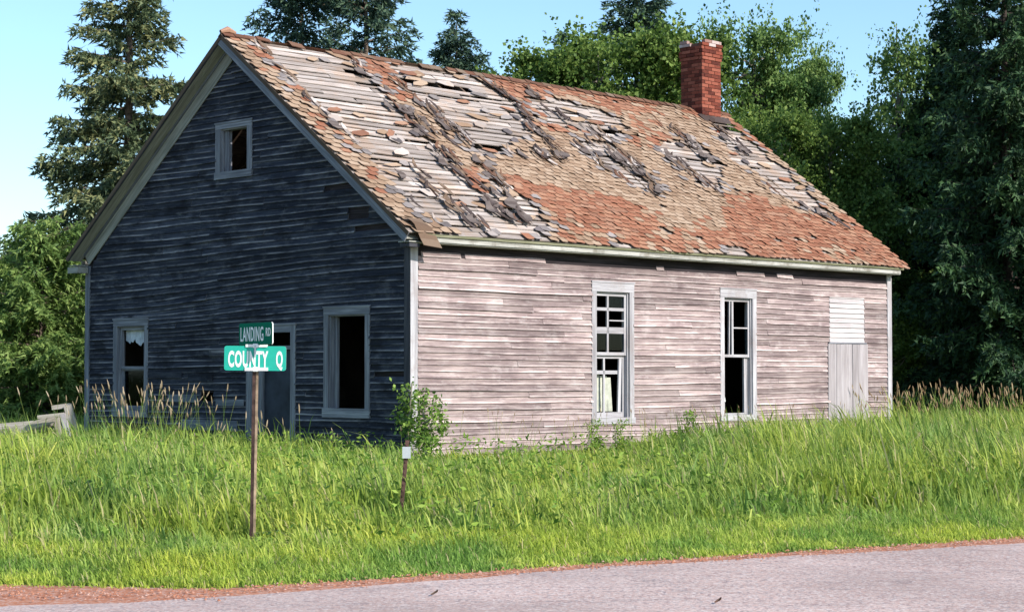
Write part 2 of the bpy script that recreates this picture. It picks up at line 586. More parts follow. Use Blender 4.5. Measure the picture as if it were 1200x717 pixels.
xs = np.concatenate([[-1200, -500, -200, -100], np.arange(-60, 60.1, 1.2), [100, 200, 500, 1200]])
ys = np.concatenate([[-300, -100, -40, -12], np.arange(0, 90.1, 1.0), [120, 200, 500, 1500]])
GX, GY = np.meshgrid(xs, ys)
GV = np.stack([GX.ravel(), GY.ravel(), gz(GX, GY).ravel()], 1)
ni, nj = len(ys), len(xs)
idx = np.arange(ni * nj).reshape(ni, nj)
GF = np.stack([idx[:-1, :-1].ravel(), idx[:-1, 1:].ravel(), idx[1:, 1:].ravel(), idx[1:, :-1].ravel()], 1)
link('ground', big_mesh('ground', GV, GF, 'ground'), None, kind='structure')


def strip(name, pts, z, mat, ylow=-25):
    """sheet from the edge polyline back towards (and behind) the viewpoint"""
    X = np.arange(-58, 88, 0.35)
    Y = np.interp(X, [p[0] for p in pts], [p[1] for p in pts])
    Y = Y + 0.05 * np.sin(X * 3.1) + 0.04 * np.sin(X * 7.7 + 1) + 0.03 * rng.normal(size=len(X))
    v, f = [], []
    for i, (x, y) in enumerate(zip(X, Y)):
        v += [(x, ylow, z), (x, y - 1.0, z), (x, y, z)]
        if i:
            a = (i - 1) * 3
            f += [(a, a + 3, a + 4, a + 1), (a + 1, a + 4, a + 5, a + 2)]
    return link(name, big_mesh(name, np.array(v), np.array(f), mat), None, kind='structure')


strip('gravel_shoulder', [(x, y + 0.18) for x, y in EDGE], -0.006, 'dirt')
strip('road', DEDGE, 0.0, 'road')

# ------------------------------------------------------------------ house
HC = (-1.563, 28.9)
HA = R_(45.59)
L_, WD = 13.25, 8.93          # length along x, width along y
OV, EV = 0.28, 0.28           # rake and eave overhang
ZE, SL = 3.78, 0.762
TH = math.atan(SL)
CS, SN = math.cos(TH), math.sin(TH)
VR = (WD / 2 + EV) / CS       # slope length
ZW = 3.62                     # top of the eave walls
X0, X1 = -OV, L_ + 0.40

house = thing('abandoned_house', 'old one-storey wooden schoolhouse with a ragged rust-orange roof and dark gable end', 'house',
              (HC[0], HC[1], 0), HA)


def fr_side(p):      # (u, out, z)
    return (p[0], -p[1], p[2])


def fr_front(p):
    return (-p[1], p[0], p[2])


def fr_rear(p):
    return (L_ + p[1], p[0], p[2])


def fr_far(p):
    return (p[0], WD + p[1], p[2])


def roof_z(y):       # top of shingles above local y
    return ZE + SL * ((y + EV) if y < WD / 2 else (WD + EV - y))


def clip_poly(poly, a, b, c):      # keep a*u+b*z<=c
    out = []
    for i in range(len(poly)):
        p, q = poly[i], poly[(i + 1) % len(poly)]
        dp, dq = a * p[0] + b * p[1] - c, a * q[0] + b * q[1] - c
        if dp <= 0:
            out.append(p)
        if (dp < 0 < dq) or (dq < 0 < dp):
            t = dp / (dp - dq)
            out.append((p[0] + (q[0] - p[0]) * t, p[1] + (q[1] - p[1]) * t))
    return out


def wall(name, fr, ulen, zt, openings, gable, parent):
    mb = MB()
    us = sorted({0.0, ulen} | {o[i] for o in openings for i in (0, 1)})
    zs = sorted({0.1, zt} | {o[i] for o in openings for i in (2, 3)})
    for a, b in zip(us, us[1:]):
        for c, d in zip(zs, zs[1:]):
            m = ((a + b) / 2, (c + d) / 2)
            if any(o[0] < m[0] < o[1] and o[2] < m[1] < o[3] for o in openings):
                continue
            poly = [(a, c), (b, c), (b, d), (a, d)]
            if gable:
                off = 0.13
                k = ZE + SL * EV - off
                poly = clip_poly(poly, -SL, 1, k)
                if len(poly) > 2:
                    poly = clip_poly(poly, SL, 1, k + SL * WD)
            if len(poly) < 3:
                continue
            n = len(poly)
            o_ = [fr((p[0], -0.003, p[1])) for p in poly]
            i_ = [fr((p[0], -0.13, p[1])) for p in poly]
            mb.face(o_, [p for p in poly], 0)
            mb.face(i_[::-1], [p for p in poly[::-1]], 1)
            for q in range(n):
                r = (q + 1) % n
                mb.face([o_[q], o_[r], i_[r], i_[q]], [(0, 0), (1, 0), (1, .1), (0, .1)], 0)
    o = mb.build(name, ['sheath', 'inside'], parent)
    return o


# openings: casing outline (u0,u1,z0,z1) and hole
CW = 0.115
SIDE_W = [(4.137, 5.233, 0.775, 3.15), (7.646, 8.739, 0.77, 3.146)]
BOARDED = (11.10, 12.32, 0.72, 3.18)
FR_WIN = (0.913, 2.038, 0.93, 2.65)
FL_WIN = (6.94, 8.037, 0.85, 2.575)
ATTIC = (3.935, 4.96, 4.97, 5.89)
DOOR = (2.756, 4.064, 0.15, 2.40)
HOLE = (4.985, 5.37, 1.09, 1.275)


def inner(o, w=CW, top=None, bot=None):
    return (o[0] + w, o[1] - w, o[2] + (bot or w), o[3] - (top or w))


side_open = [inner(o, 0.12, 0.15, 0.07) for o in SIDE_W]
front_open = [inner(FR_WIN), inner(FL_WIN), (3.935 + .14, 4.96 - .14, 4.97 + .09, 5.89 - .09), (DOOR[0] + .13, DOOR[1] - .13, 0.2, DOOR[3] - .12), HOLE]
gable_wall = wall('gable_wall', fr_front, WD, 7.4, front_open, True, house)
long_wall = wall('long_wall', fr_side, L_, ZW, side_open, False, house)
rear_wall = wall('gable_wall', fr_rear, WD, 7.4, [], True, house)
far_wall = wall('long_wall', fr_far, L_, ZW, [], False, house)

# clapboards -----------------------------------------------------------
EXPO = 0.1


def clapboard(mb, fr, u0, u1, zf, z0, row, ztop, outb=0.030, jit=0.003):
    """one lapped board from u0 to u1; zf(u,z) warps heights"""
    n = max(1, int((u1 - u0) / 0.55))
    pr = []
    ph = random.random() * 9
    so = random.uniform(-.004, .006)
    for i in range(n + 1):
        u = u0 + (u1 - u0) * i / n
        w = math.sin(u * 1.7 + ph) * jit + random.uniform(-1, 1) * jit * 0.6
        ob = outb + so + random.uniform(-.003, .004)
        zb, zt = zf(u, z0) + w, zf(u, ztop) + 0.012 + w * .5
        pr.append([fr((u, 0.0, zb + .001)), fr((u, ob, zb)), fr((u, 0.010, zt)), fr((u, 0.0, zt))])
    b = len(mb.v)
    for p in pr:
        mb.v += p
    o = random.random() * 20
    for i in range(n):
        a, c = b + i * 4, b + i * 4 + 4
        ua, uc = o + u0 + (u1 - u0) * i / n, o + u0 + (u1 - u0) * (i + 1) / n
        for j, (va, vb) in enumerate(((0.0, 0.02), (0.03, 0.97))):
            mb.f.append((a + j, c + j, c + j + 1, a + j + 1))
            mb.uv.append([(ua, row + va), (uc, row + va), (uc, row + vb), (ua, row + vb)])
            mb.mi.append(0)
    for a in (b, b + n * 4):
        mb.f.append((a, a + 1, a + 2, a + 3))
        mb.uv.append([(o, row)] * 4)
        mb.mi.append(0)


def subtract(segs, a, b):
    out = []
    for s, e in segs:
        if b <= s or a >= e:
            out.append((s, e))
        else:
            if a - s > 0.03:
                out.append((s, a))
            if e - b > 0.03:
                out.append((b, e))
    return out


def warp_front(y, z):
    sg = sstep(y, 1.0, 8.5)
    return z - float(0.25 * sg * math.exp(-((z - 3.15) / 0.75) ** 2)) - 0.04 * y / WD * (1 if z < 3.5 else max(0, 1 - (z - 3.5)))


def warp_side(u, z):
    return z + 0.012 * math.sin(u * 0.55 + z * 1.3) * (1 if 0.6 < z < 3.2 else 0.2)


front_segs, side_segs = [], []
# front
row = 0
z = 0.24
while z < 7.0:
    zt = z + EXPO
    lo, hi = 0.11, WD - 0.11
    if zt > 3.62:
        yl = (zt - (ZE + SL * EV - 0.30)) / SL
        lo, hi = max(lo, yl), min(hi, WD - yl)
    if hi - lo < 0.15:
        break
    segs = [(lo, hi)]
    if random.random() < 0.55 or hi - lo > 5.2:
        j = random.uniform(lo + 0.25 * (hi - lo), hi - 0.25 * (hi - lo))
        segs = [(lo, j - .003), (j + .003, hi)]
    zm = z + EXPO / 2
    for o in (FR_WIN, FL_WIN, ATTIC, DOOR):
        wz = lambda u: warp_front(u, zm)
        c = wz((o[0] + o[1]) / 2)
        if o[2] + .0 < c < o[3] - .01:
            segs = subtract(segs, o[0] + 0.02, o[1] - 0.02)
    c = warp_front(5.2, zm)
    if HOLE[2] < c < HOLE[3]:
        segs = subtract(segs, HOLE[0], HOLE[1])
    if abs(zm - 4.62) < 0.06:
        segs = subtract(segs, 1.35, 2.05)
    if abs(zm - 4.14) < 0.10:
        segs = subtract(segs, 0.95, 1.45)
    if abs(zm - 3.92) < 0.06:
        segs = subtract(segs, 0.3, 1.3)
    if abs(zm - 1.58) < 0.05:
        segs = subtract(segs, 0.12, 0.82)
    for s in segs:
        front_segs.append((s[0], s[1], z, zt, row))
    z = zt
    row += 1
# side
row = 0
z = 0.22
while z < ZW - 0.26:
    zt = z + EXPO
    joints = []
    x = random.uniform(1.5, 4.5)
    while x < L_ - 0.8:
        joints.append(x)
        x += random.uniform(3.6, 5.2)
    cuts = [0.13] + joints + [L_ - 0.12]
    segs = [(a + .002, b - .002) for a, b in zip(cuts, cuts[1:])]
    zm = z + EXPO / 2
    for o in SIDE_W + [BOARDED]:
        if o[2] + .01 < zm < o[3] - .01:
            segs = subtract(segs, o[0] + 0.02 * (o is not BOARDED), o[1] - 0.02 * (o is not BOARDED))
    for s in segs:
        side_segs.append((s[0], s[1], z, zt, row))
    z = zt
    row += 1
# broken pieces of the topmost board
ZT = z
for a, b in ((0.2, 1.05), (1.15, 3.0), (5.85, 6.05), (8.15, 9.0), (9.4, 9.9)):
    side_segs.append((a, b, z, z + 0.085, row))

allsegs = [(s, 'f') for s in front_segs] + [(s, 's') for s in side_segs]
allsegs.sort(key=lambda q: -(q[0][1] - q[0][0]))
rest = {'f': MB(), 's': MB()}
for i, (s, w) in enumerate(allsegs):
    mb = MB() if i < 298 else rest[w]
    if w == 'f':
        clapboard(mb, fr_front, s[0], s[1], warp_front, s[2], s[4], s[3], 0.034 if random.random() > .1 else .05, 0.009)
    else:
        clapboard(mb, fr_side, s[0], s[1], warp_side, s[2], s[4], s[3], 0.036 if random.random() > .06 else .05, 0.0055)
    if i < 298:
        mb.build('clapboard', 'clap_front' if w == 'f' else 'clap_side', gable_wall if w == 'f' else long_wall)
for w in rest:
    if rest[w].v:
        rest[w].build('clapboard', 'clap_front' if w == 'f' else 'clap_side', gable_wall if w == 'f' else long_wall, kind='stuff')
# siding on the two walls turned away
mbr, mbf = MB(), MB()
z, row = 0.24, 0
while z < 6.9:
    yl = max(0.0, (z + EXPO - (ZE + SL * EV - 0.30)) / SL)
    if WD - 2 * yl > 0.2:
        clapboard(mbr, fr_rear, yl, WD - yl, lambda u, q: q, z, row, z + EXPO)
    if z < ZW - .1:
        clapboard(mbf, fr_far, 0, L_, lambda u, q: q, z, row, z + EXPO)
    z += EXPO
    row += 1
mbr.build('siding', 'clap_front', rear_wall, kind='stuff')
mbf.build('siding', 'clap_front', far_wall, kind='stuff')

# corner boards, foundation ---------------------------------------------
mb = MB()
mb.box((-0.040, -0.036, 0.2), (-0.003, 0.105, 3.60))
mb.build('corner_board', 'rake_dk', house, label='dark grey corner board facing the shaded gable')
mb = MB()
mb.box((-0.0385, -0.042, 0.2), (0.115, -0.0365, 3.60))
mb.build('corner_board', 'trim_w', house)
mb = MB()
mb.box((L_ - 0.12, -0.042, 0.2), (L_ + 0.035, -0.0, 3.60))
mb.build('corner_board', 'trim_w', house)
mb = MB()
mb.box((-0.040, WD - 0.105, 0.2), (-0.003, WD + 0.04, 3.60))
mb.build('corner_board', 'rake', house)
mb = MB()
mb.box((0.03, 0.03, -0.2), (L_ - 0.03, WD - 0.03, 0.235))
mb.build('foundation', 'stone', house)
mb = MB()
mb.box((0.14, 0.14, 0.236), (L_ - 0.14, WD - 0.14, 0.30))
mb.build('floor', 'beam', house)
mb = MB()
mb.box((0.14, 0.14, 3.40), (L_ - 0.14, WD - 0.14, 3.46))
mb.build('ceiling', 'inside', house)

# windows ----------------------------------------------------------------


def casing(name, fr, o, hole, mat, parent, sill=True, header=0.0, out=0.036):
    mb = MB()
    u0, u1, z0, z1 = o
    a0, a1, c0, c1 = hole
    mb.box((u0, 0.0, z0 + .002), (a0, out, z1 - .002), fr)
    mb.box((a1, 0.0, z0 + .002), (u1, out, z1 - .002), fr)
    mb.box((u0 + .001, 0.0, c1), (u1 - .001, out + .004, z1), fr)
    mb.box((u0 - .012, 0.0, z1), (u1 + .012, out + .014, z1 + .028), fr)
    w = mb.build(name, mat, parent)
    mb = MB()      # jamb lining
    j = 0.022
    mb.box((a0, -0.135, c0), (a0 + j, 0.0, c1), fr)
    mb.box((a1 - j, -0.135, c0), (a1, 0.0, c1), fr)
    mb.box((a0 + j, -0.135, c1 - j), (a1 - j, 0.0, c1), fr)
    mb.build('jamb', mat, w)
    if sill:
        mb = MB()
        mb.box((u0 - .01, -0.135, z0 - .035), (u1 + .01, out + 0.02, c0), fr)
        mb.build('sill', mat, w)
    return w


def bars(parent, fr, name, mat, lst, d0=-0.085, d1=-0.05):
    """each bar a piece of its own: (u0,u1,z0,z1) boxes"""
    for b in lst:
        sh = b[4] if len(b) > 4 else 0.0
        mb = MB()
        u0, u1, z0, z1 = b[:4]
        mb.box((u0, d0, z0), (u1, d1, z1), lambda p: fr((p[0] + sh * (p[2] - z0) / (z1 - z0), p[1], p[2])))
        mb.build(name, mat, parent)


def frame(parent, fr, mat, o, w, d0, d1, name='sash_frame', bot=None):
    u0, u1, z0, z1 = o
    mb = MB()
    bb = bot or w
    mb.box((u0, d0, z0), (u0 + w, d1, z1), fr)
    mb.box((u1 - w, d0, z0), (u1, d1, z1), fr)
    mb.box((u0 + w, d0 + .001, z1 - w), (u1 - w, d1 - .001, z1), fr)
    mb.box((u0 + w, d0 + .001, z0), (u1 - w, d1 - .001, z0 + bb), fr)
    return mb.build(name, mat, parent)


def pane(parent, fr, o, d=-0.068, tilt=0.0, mat='glass'):
    mb = MB()
    u0, u1, z0, z1 = o
    P = [fr((u0, d, z0)), fr((u1, d + tilt, z0)), fr((u1, d + tilt, z1)), fr((u0, d, z1))]
    Q = [fr((u0, d - .003, z0)), fr((u1, d + tilt - .003, z0)), fr((u1, d + tilt - .003, z1)), fr((u0, d - .003, z1))]
    mb.hexa([[[P[0], Q[0]], [P[3], Q[3]]], [[P[1], Q[1]], [P[2], Q[2]]]], (u1 - u0, z1 - z0, .003))
    mb.build('pane', mat, parent)


# first long-wall window
w1 = casing('window', fr_side, SIDE_W[0], side_open[0], 'trim_w', long_wall)
w1['label'] = 'window with six-pane upper sash and pale boards behind the lower sash'
U0, U1, Z0, Z1 = side_open[0]
U0 += .022
U1 -= .022
Z1 -= .022
ZM = 1.93
frame(w1, fr_side, 'trim_w', (U0, U1, ZM - .02, Z1), 0.05, -0.07, -0.03, bot=0.055)
bars(w1, fr_side, 'muntin', 'trim_w', [(4.60, 4.645, ZM + .03, Z1 - .05), (U0 + .05, U1 - .05, 2.675, 2.728), (U0 + .05, U1 - .05, 2.285, 2.395), (4.66, U1 - .05, 2.50, 2.52)], -0.066, -0.036)
frame(w1, fr_side, 'trim_w', (U0, U1, Z0, ZM - .022), 0.05, -0.115, -0.075, bot=0.09)
bars(w1, fr_side, 'muntin', 'trim_w', [(4.555, 4.595, Z0 + .09, ZM - .07), (U0 + .05, U1 - .17, 1.59, 1.65)], -0.11, -0.082)
bars(w1, fr_side, 'sash_stile', 'trim_w', [(U1 - .16, U1 - .09, Z0 + .09, ZM - .07, 0.03)], -0.11, -0.08)
for o in ((4.29, 4.60, 2.0, 2.285), (4.645, U1 - .05, 2.0, 2.285)):
    pane(w1, fr_side, o, -0.05)
pane(w1, fr_side, (4.645, U1 - .05, 2.73, Z1 - .05), -0.05)
for k, (a, b, t) in enumerate(((4.27, 4.44, .05), (4.455, 4.58, -0.02), (4.60, 4.78, -.03), (4.79, 4.90, -.05))):
    bars(w1, fr_side, 'board', 'tatter', [(a, b, 0.95, 1.62 - .03 * k, t)], -0.20, -0.18)

# second long-wall window
w2 = casing('window', fr_side, SIDE_W[1], side_open[1], 'trim_w', long_wall)
w2['label'] = 'window with an empty lower half and a crooked muntin above'
U0, U1, Z0, Z1 = side_open[1]
U0 += .022
U1 -= .022
Z1 -= .022
frame(w2, fr_side, 'trim_w', (U0, U1, 1.90, Z1), 0.045, -0.07, -0.03, bot=0.05)
bars(w2, fr_side, 'muntin', 'trim_w', [(8.075, 8.125, 1.95, Z1 - .045), (7.985, 8.01, 1.95, Z1 - .045, 0.02), (8.125, U1 - .045, 2.43, 2.455)], -0.066, -0.036)
bars(w2, fr_side, 'sash_stile', 'trim_w', [(U1 - .10, U1 - .04, Z0, 1.90, -0.01), (U1 - .035, U1, Z0, 1.90)], -0.115, -0.075)
bars(w2, fr_side, 'sash_rail', 'trim_w', [(U0, U1 - .10, Z0, Z0 + .03)], -0.11, -0.08)
pane(w2, fr_side, (8.125, U1 - .045, 1.95, 2.43), -0.05)
bars(w2, fr_side, 'glass_shard', 'sign_white', [(7.99, 8.012, 1.08, 1.24, -.04)], -0.14, -0.137)

# boarded-up third window: pale clapboard infill above, planks below
bw = MB()
bw.box((11.06, 0.0, 2.185), (12.36, 0.052, 2.215), fr_side)
bw = bw.build('boarded_window', 'trim_f', long_wall, label='window boarded over with pale clapboards above and upright grey planks below')
z, r = 2.215, 0
while z < 3.17:
    mb = MB()
    clapboard(mb, fr_side, 11.11, 12.31, lambda u, q: q, z, r, min(z + .097, 3.18), 0.036, 0.002)
    mb.build('infill_board', 'clap_patch', bw)
    z += .0965
    r += 1
for k, (a, b) in enumerate(((11.04, 11.31), (11.315, 11.57), (11.575, 11.86), (11.875, 12.12), (12.125, 12.41))):
    mb = MB()
    zt = 2.183 - .006 * (k % 2)
    mb.box((a, 0.0, 0.42 + .03 * (k % 3)), (b, 0.043 + .004 * (k % 2), zt), fr_side)
    mb.build('upright_plank', 'plank', bw)

# front windows
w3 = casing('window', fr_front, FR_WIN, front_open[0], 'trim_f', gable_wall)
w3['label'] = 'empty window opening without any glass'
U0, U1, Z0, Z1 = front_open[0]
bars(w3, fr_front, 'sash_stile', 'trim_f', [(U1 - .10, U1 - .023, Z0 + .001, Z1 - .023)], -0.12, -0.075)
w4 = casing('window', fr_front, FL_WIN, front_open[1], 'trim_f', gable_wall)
w4['label'] = 'sash window with a ragged white curtain scrap at its top'
U0, U1, Z0, Z1 = front_open[1]
frame(w4, fr_front, 'trim_f', (U0 + .022, U1 - .022, 1.68, Z1 - .022), 0.05, -0.07, -0.03)
frame(w4, fr_front, 'trim_f', (U0 + .022, U1 - .022, Z0, 1.70), 0.05, -0.115, -0.075)
pane(w4, fr_front, (U0 + .07, U1 - .07, Z0 + .05, 1.65), -0.095)
mb = MB()
n = 14
prev = None
for i in range(n + 1):
    u = U0 + .075 + (U1 - U0 - .15) * i / n
    dd = -0.13 + 0.012 * math.sin(i * 1.9)
    zb = 2.17 + random.uniform(-.05, .04) + .03 * math.sin(i * .9)
    cur = [fr_front((u, dd, 2.40)), fr_front((u, dd, zb)), (u, zb)]
    if prev:
        mb.face([prev[0], cur[0], cur[1], prev[1]], [(0, 0), (1, 0), (1, 1), (0, 1)])
        mb.face([tuple(Vector(p) + Vector((.004, 0, 0))) for p in (prev[0], prev[1], cur[1], cur[0])], [(0, 0), (1, 0), (1, 1), (0, 1)])
    prev = cur
mb.build('curtain', 'curtain', w4)
w5 = casing('window', fr_front, ATTIC, front_open[2], 'trim_f', gable_wall)
w5['label'] = 'small open attic window high in the gable'
U0, U1, Z0, Z1 = front_open[2]
bars(w5, fr_front, 'sash_stile', 'trim_f', [(U1 - .13, U1 - .023, Z0 + .001, Z1 - .023)], -0.12, -0.05)

# door
mb = MB()
u0, u1, z0, z1 = DOOR
mb.box((u0, 0.0, z0), (u0 + .13, .036, z1), fr_front)
mb.box((u1 - .13, 0.0, z0), (u1, .036, z1), fr_front)
mb.box((u0 + .13, 0.0, z1 - .12), (u1 - .13, .034, z1), fr_front)
mb.box((u0 - .01, 0.0, z1), (u1 + .01, .05, z1 + .03), fr_front)
mb.box((u0 + .13, -.14, z0), (u0 + .152, 0.0, z1 - .12), fr_front)
mb.box((u1 - .152, -.14, z0), (u1 - .13, 0.0, z1 - .12), fr_front)
mb.box((u0 + .152, -.13, 2.0), (u1 - .152, -.04, 2.06), fr_front)
dr = mb.build('doorway', 'trim_f', gable_wall, label='doorway with a battered door standing ajar')
mb = MB()
a0, a1 = u0 + .25, u1 - .31
mb.box((a0, -.16, .30), (a1, -.115, 1.99), fr_front)
dl = mb.build('door', 'door', dr)
mb = MB()
mb.box((u1 - .31 + .004, -.15, .3), (u1 - .153, -.06, 1.99), fr_front)
mb.build('side_panel', 'trim_f', dr)

# board patches nailed on the gable
for (a, b, c, d) in ((4.12, 4.9, 1.05, 1.16), (5.45, 6.3, 1.10, 1.22), (4.3, 5.9, 0.62, 0.80), (5.9, 6.9, 1.52, 1.62), (5.0, 5.7, 1.46, 1.58), (4.6, 5.1, 1.9, 2.0)):
    mb = MB()
    mb.box((a, .030, c), (b, .044, d), fr_front)
    mb.build('patch_board', 'rake' if c < 1.4 else 'clap_front', gable_wall)

# ------------------------------------------------------------------ roof
def RP(u, v, n, far=False):
    n += 0.030 * mnoise.noise(Vector((u * .45, v * .5, 2.0 + 5 * far))) * min(1, max(0, u + .2)) - 0.012
    y = -EV + v * CS - n * SN
    zz = ZE + v * SN + n * CS
    if far:
        y = WD - y
    return (u, y, zz)


def rmat(u, v, n, spin=0.0, pitch=0.0, roll=0.0):
    B = Matrix(((1, 0, 0), (0, CS, -SN), (0, SN, CS))).to_4x4()
    B = B @ Matrix.Rotation(spin, 4, 'Z') @ Matrix.Rotation(pitch, 4, 'X') @ Matrix.Rotation(roll, 4, 'Y')
    B.translation = Vector(RP(u, v, n))
    return B


mb = MB()
x = 0.06
while x < L_:
    for far in (False, True):
        mb.box((x, 0.05, -.17), (x + .045, VR - .03, -.05), lambda p: RP(p[0], p[1], p[2], far))
    x += 0.61
mb.box((X0 + .02, WD / 2 - .015, ZE + VR * SN - .26), (X1 - .02, WD / 2 + .015, ZE + VR * SN - .07))
roof = mb.build('roof', 'beam', house)

EXP = [
    [(0.46, 5.98), (2.49, 5.97), (2.4, 4.82), (2.40, 3.83), (2.45, 2.91), (2.25, 1.75), (2.35, 1.12), (2.87, 0.05), (2.0, 0.02), (0.75, 0.02), (0.45, 0.29), (0.36, 0.89), (0.42, 3.04), (0.30, 4.78)],
    [(3.50, 5.9), (5.69, 5.87), (6.0, 4.9), (5.9, 3.9), (5.0, 3.4), (4.3, 3.0), (3.6, 2.7), (3.3, 2.6), (3.35, 3.39), (3.2, 4.18), (3.2, 5.0)],
    [(3.0, 1.9), (3.4, 1.2), (3.3, 0.55), (2.6, 0.05), (2.35, 0.9), (2.6, 1.7)],
    [(6.48, 5.2), (7.6, 5.45), (9.1, 4.93), (8.95, 4.16), (7.55, 4.05), (6.44, 4.2)],
    [(6.68, 3.69), (7.68, 3.85), (8.0, 2.83), (7.53, 1.94), (7.1, 1.95), (6.72, 2.65)],
    [(9.35, 4.13), (10.99, 4.4), (10.99, 3.42), (9.81, 2.41), (9.3, 2.31), (9.24, 3.32)],
    [(12.62, 5.54), (13.25, 5.6), (13.27, 4.83), (13.25, 4.35), (13.3, 3.85), (13.25, 3.22), (13.2, 2.67), (12.89, 2.02), (13.2, 1.53), (12.81, 1.5), (12.28, 1.9), (11.65, 2.54), (12.05, 3.24), (11.57, 3.76), (11.99, 4.6)],
    [(7.63, 0.2), (8.3, 0.2), (8.3, -0.15), (7.6, -0.22)],
    [(4.60, 0.17), (4.95, 0.17), (4.91, -0.16), (4.53, -0.14)],
]


def inpoly(x, y, P):
    c = False
    for i in range(len(P)):
        (a, b), (d, e) = P[i], P[i - 1]
        if (b > y) != (e > y) and x < (d - a) * (y - b) / (e - b) + a:
            c = not c
    return c


def exposed(u, v, j=0.14):
    u += j * mnoise.noise(Vector((u * 2.3, v * 2.9, 0)))
    v += j * mnoise.noise(Vector((u * 2.9, v * 2.3, 7)))
    return any(inpoly(u, v, P) for P in EXP)


# deck boards of the visible slope: each lapped, weathered, uneven
def deck_piece(mb, u0, u1, v0, wv, far=False, lift=None):
    n = max(2, int((u1 - u0) / 0.5))
    lift = random.uniform(0.0, 0.014) if lift is None else lift
    ea, eb = random.uniform(-.04, .04), random.uniform(-.04, .04)
    rows_ = []
    for i in range(n + 1):
        u = u0 + (u1 - u0) * i / n
        w1_, w2_ = random.uniform(-.008, .008), random.uniform(-.008, .008)
        sh = ea if i == 0 else (eb if i == n else 0)
        nn = -0.030 + random.uniform(-.003, .003)
        rows_.append([RP(u, v0 + w1_, nn + lift, far), RP(u + sh, v0 + wv + w2_, nn, far),
                      RP(u + sh, v0 + wv + w2_, nn - .02, far), RP(u, v0 + w1_, nn + lift - .02, far)])
    b = len(mb.v)
    for r in rows_:
        mb.v += r
    o, o2 = random.random() * 50, random.random() * 50
    for i in range(n):
        a, c = b + 4 * i, b + 4 * i + 4
        ua, uc = o + (u1 - u0) * i / n, o + (u1 - u0) * (i + 1) / n
        for j in range(4):
            k = (j + 1) % 4
            mb.f.append((a + j, c + j, c + k, a + k))
            va, vb = [(0, wv), (wv, wv + .02), (wv + .02, wv * 2), (wv * 2, wv * 2 + .02)][j]
            mb.uv.append([(ua, o2 + va), (uc, o2 + va), (uc, o2 + vb), (ua, o2 + vb)])
            mb.mi.append(0)
    for a in (b, b + 4 * n):
        mb.f.append((a, a + 1, a + 2, a + 3))
        mb.uv.append([(o, o2)] * 4)
        mb.mi.append(0)


PW = 0.158
v = 0.01
ndeck = 0
under = MB()
while v < VR - 0.03:
    u = X0 + 0.02
    w = min(PW, VR - .02 - v)
    while u < X1 - 0.02:
        ln = random.choice((1.2, 1.8, 2.4, 3.0, 3.6)) * random.uniform(.85, 1.1)
        e = min(u + ln, X1 - .02)
        if X1 - .02 - e < 0.5:
            e = X1 - .02
        hole = random.random() < 0.035 and 0.6 < u < 12 and v > 0.4
        vis = any(exposed(u + (e - u) * q / 8, v + w * .5) for q in range(9))
        if not hole:
            if vis and ndeck < 240:
                mb = MB()
                deck_piece(mb, u, e - .006, v + random.uniform(0, .02), w - (random.uniform(.022, .055) if random.random() > .14 else random.uniform(.06, .10)))
                mb.build('deck_board', 'deck', roof)
                ndeck += 1
            else:
                deck_piece(under, u, e - .006, v, w - .008, lift=0.004)
        u = e
    v += PW
farb = MB()
# far slope, boards only seen through the attic window
v = 0.01
while v < VR - 0.03:
    w = min(PW, VR - .02 - v)
    u = X0 + .02
    while u < X1 - .1:
        e = min(u + 2.4, X1 - .02)
        g = random.random() < 0.13 and v > 1.5
        deck_piece(farb, u, e - (0.35 if g else .006), v, w - .006, True, 0.004)
        u = e
    v += PW
under.build('deck_board', 'deck', roof, kind='stuff')
farb.build('deck_board', 'beam', roof, kind='stuff')

# shingles -----------------------------------------------------------------
TW, CE = 0.205, 0.132


def tab_mesh(seed, mat):
    r = random.Random(seed)
    hw = TW / 2 - 0.0015
    c = r.uniform(.03, .05)
    pts = [(-hw, c), (-hw * .55, 0), (hw * .55, 0), (hw, c), (hw, CE * 1.45), (-hw, CE * 1.45)]
    pts = [(p[0] + r.uniform(-.006, .006), p[1] + (r.uniform(-.012, .010) if i < 4 else 0)) for i, p in enumerate(pts)]
    lift = [r.uniform(.002, .012) for _ in range(4)] + [0.0, 0.0]
    if seed % 5 == 0:
        lift[r.choice((0, 1))] += .022
    mb = MB()
    top = [(p[0], p[1], .006 + l) for p, l in zip(pts, lift)]
    bot = [(p[0], p[1], l) for p, l in zip(pts, lift)]
    mb.face([top[0], top[1], top[2], top[3]], [p[:2] for p in top[:4]])
    mb.face([top[0], top[3], top[4], top[5]], [p[:2] for p in (top[0], top[3], top[4], top[5])])
    for i in range(4):
        j = (i + 1) % 6
        mb.face([top[i], bot[i], bot[j], top[j]], [(0, 0)] * 4)
    mb.face([top[5], bot[5], bot[0], top[0]], [(0, 0)] * 4)
    mb.face([bot[5], bot[4], bot[3], bot[2], bot[1], bot[0]], [(0, 0)] * 6)
    return mb


def scol(u, v):
    """which colour of shingle lies here: rusty patches on the tan field"""
    a = mnoise.noise(Vector((u * 0.42, v * 0.55, 3.3)))
    b = mnoise.noise(Vector((u * 2.2, v * 3.1, 9.1)))
    f = a * 1.1 + b * 0.45 + random.uniform(-.20, .20)
    f += 0.68 * (1 - float(sstep(v, 1.2, 2.5))) + 0.40 * float(sstep(v, 4.9, 5.4)) - 0.20
    f -= 0.45 * math.exp(-((v - 2.6) / 0.8) ** 2)
    if u < 0.9:
        f = random.uniform(-.45, .16) + .3 * b
    if u < 4.6 and v < 1.0:
        f -= 0.25
    if f > 0.42:
        return 'sh_br' if random.random() < (0.35 if v < 4.9 else 0.5) else 'sh_or'
    if f > 0.04:
        return 'sh_or'
    return 'sh_tan'


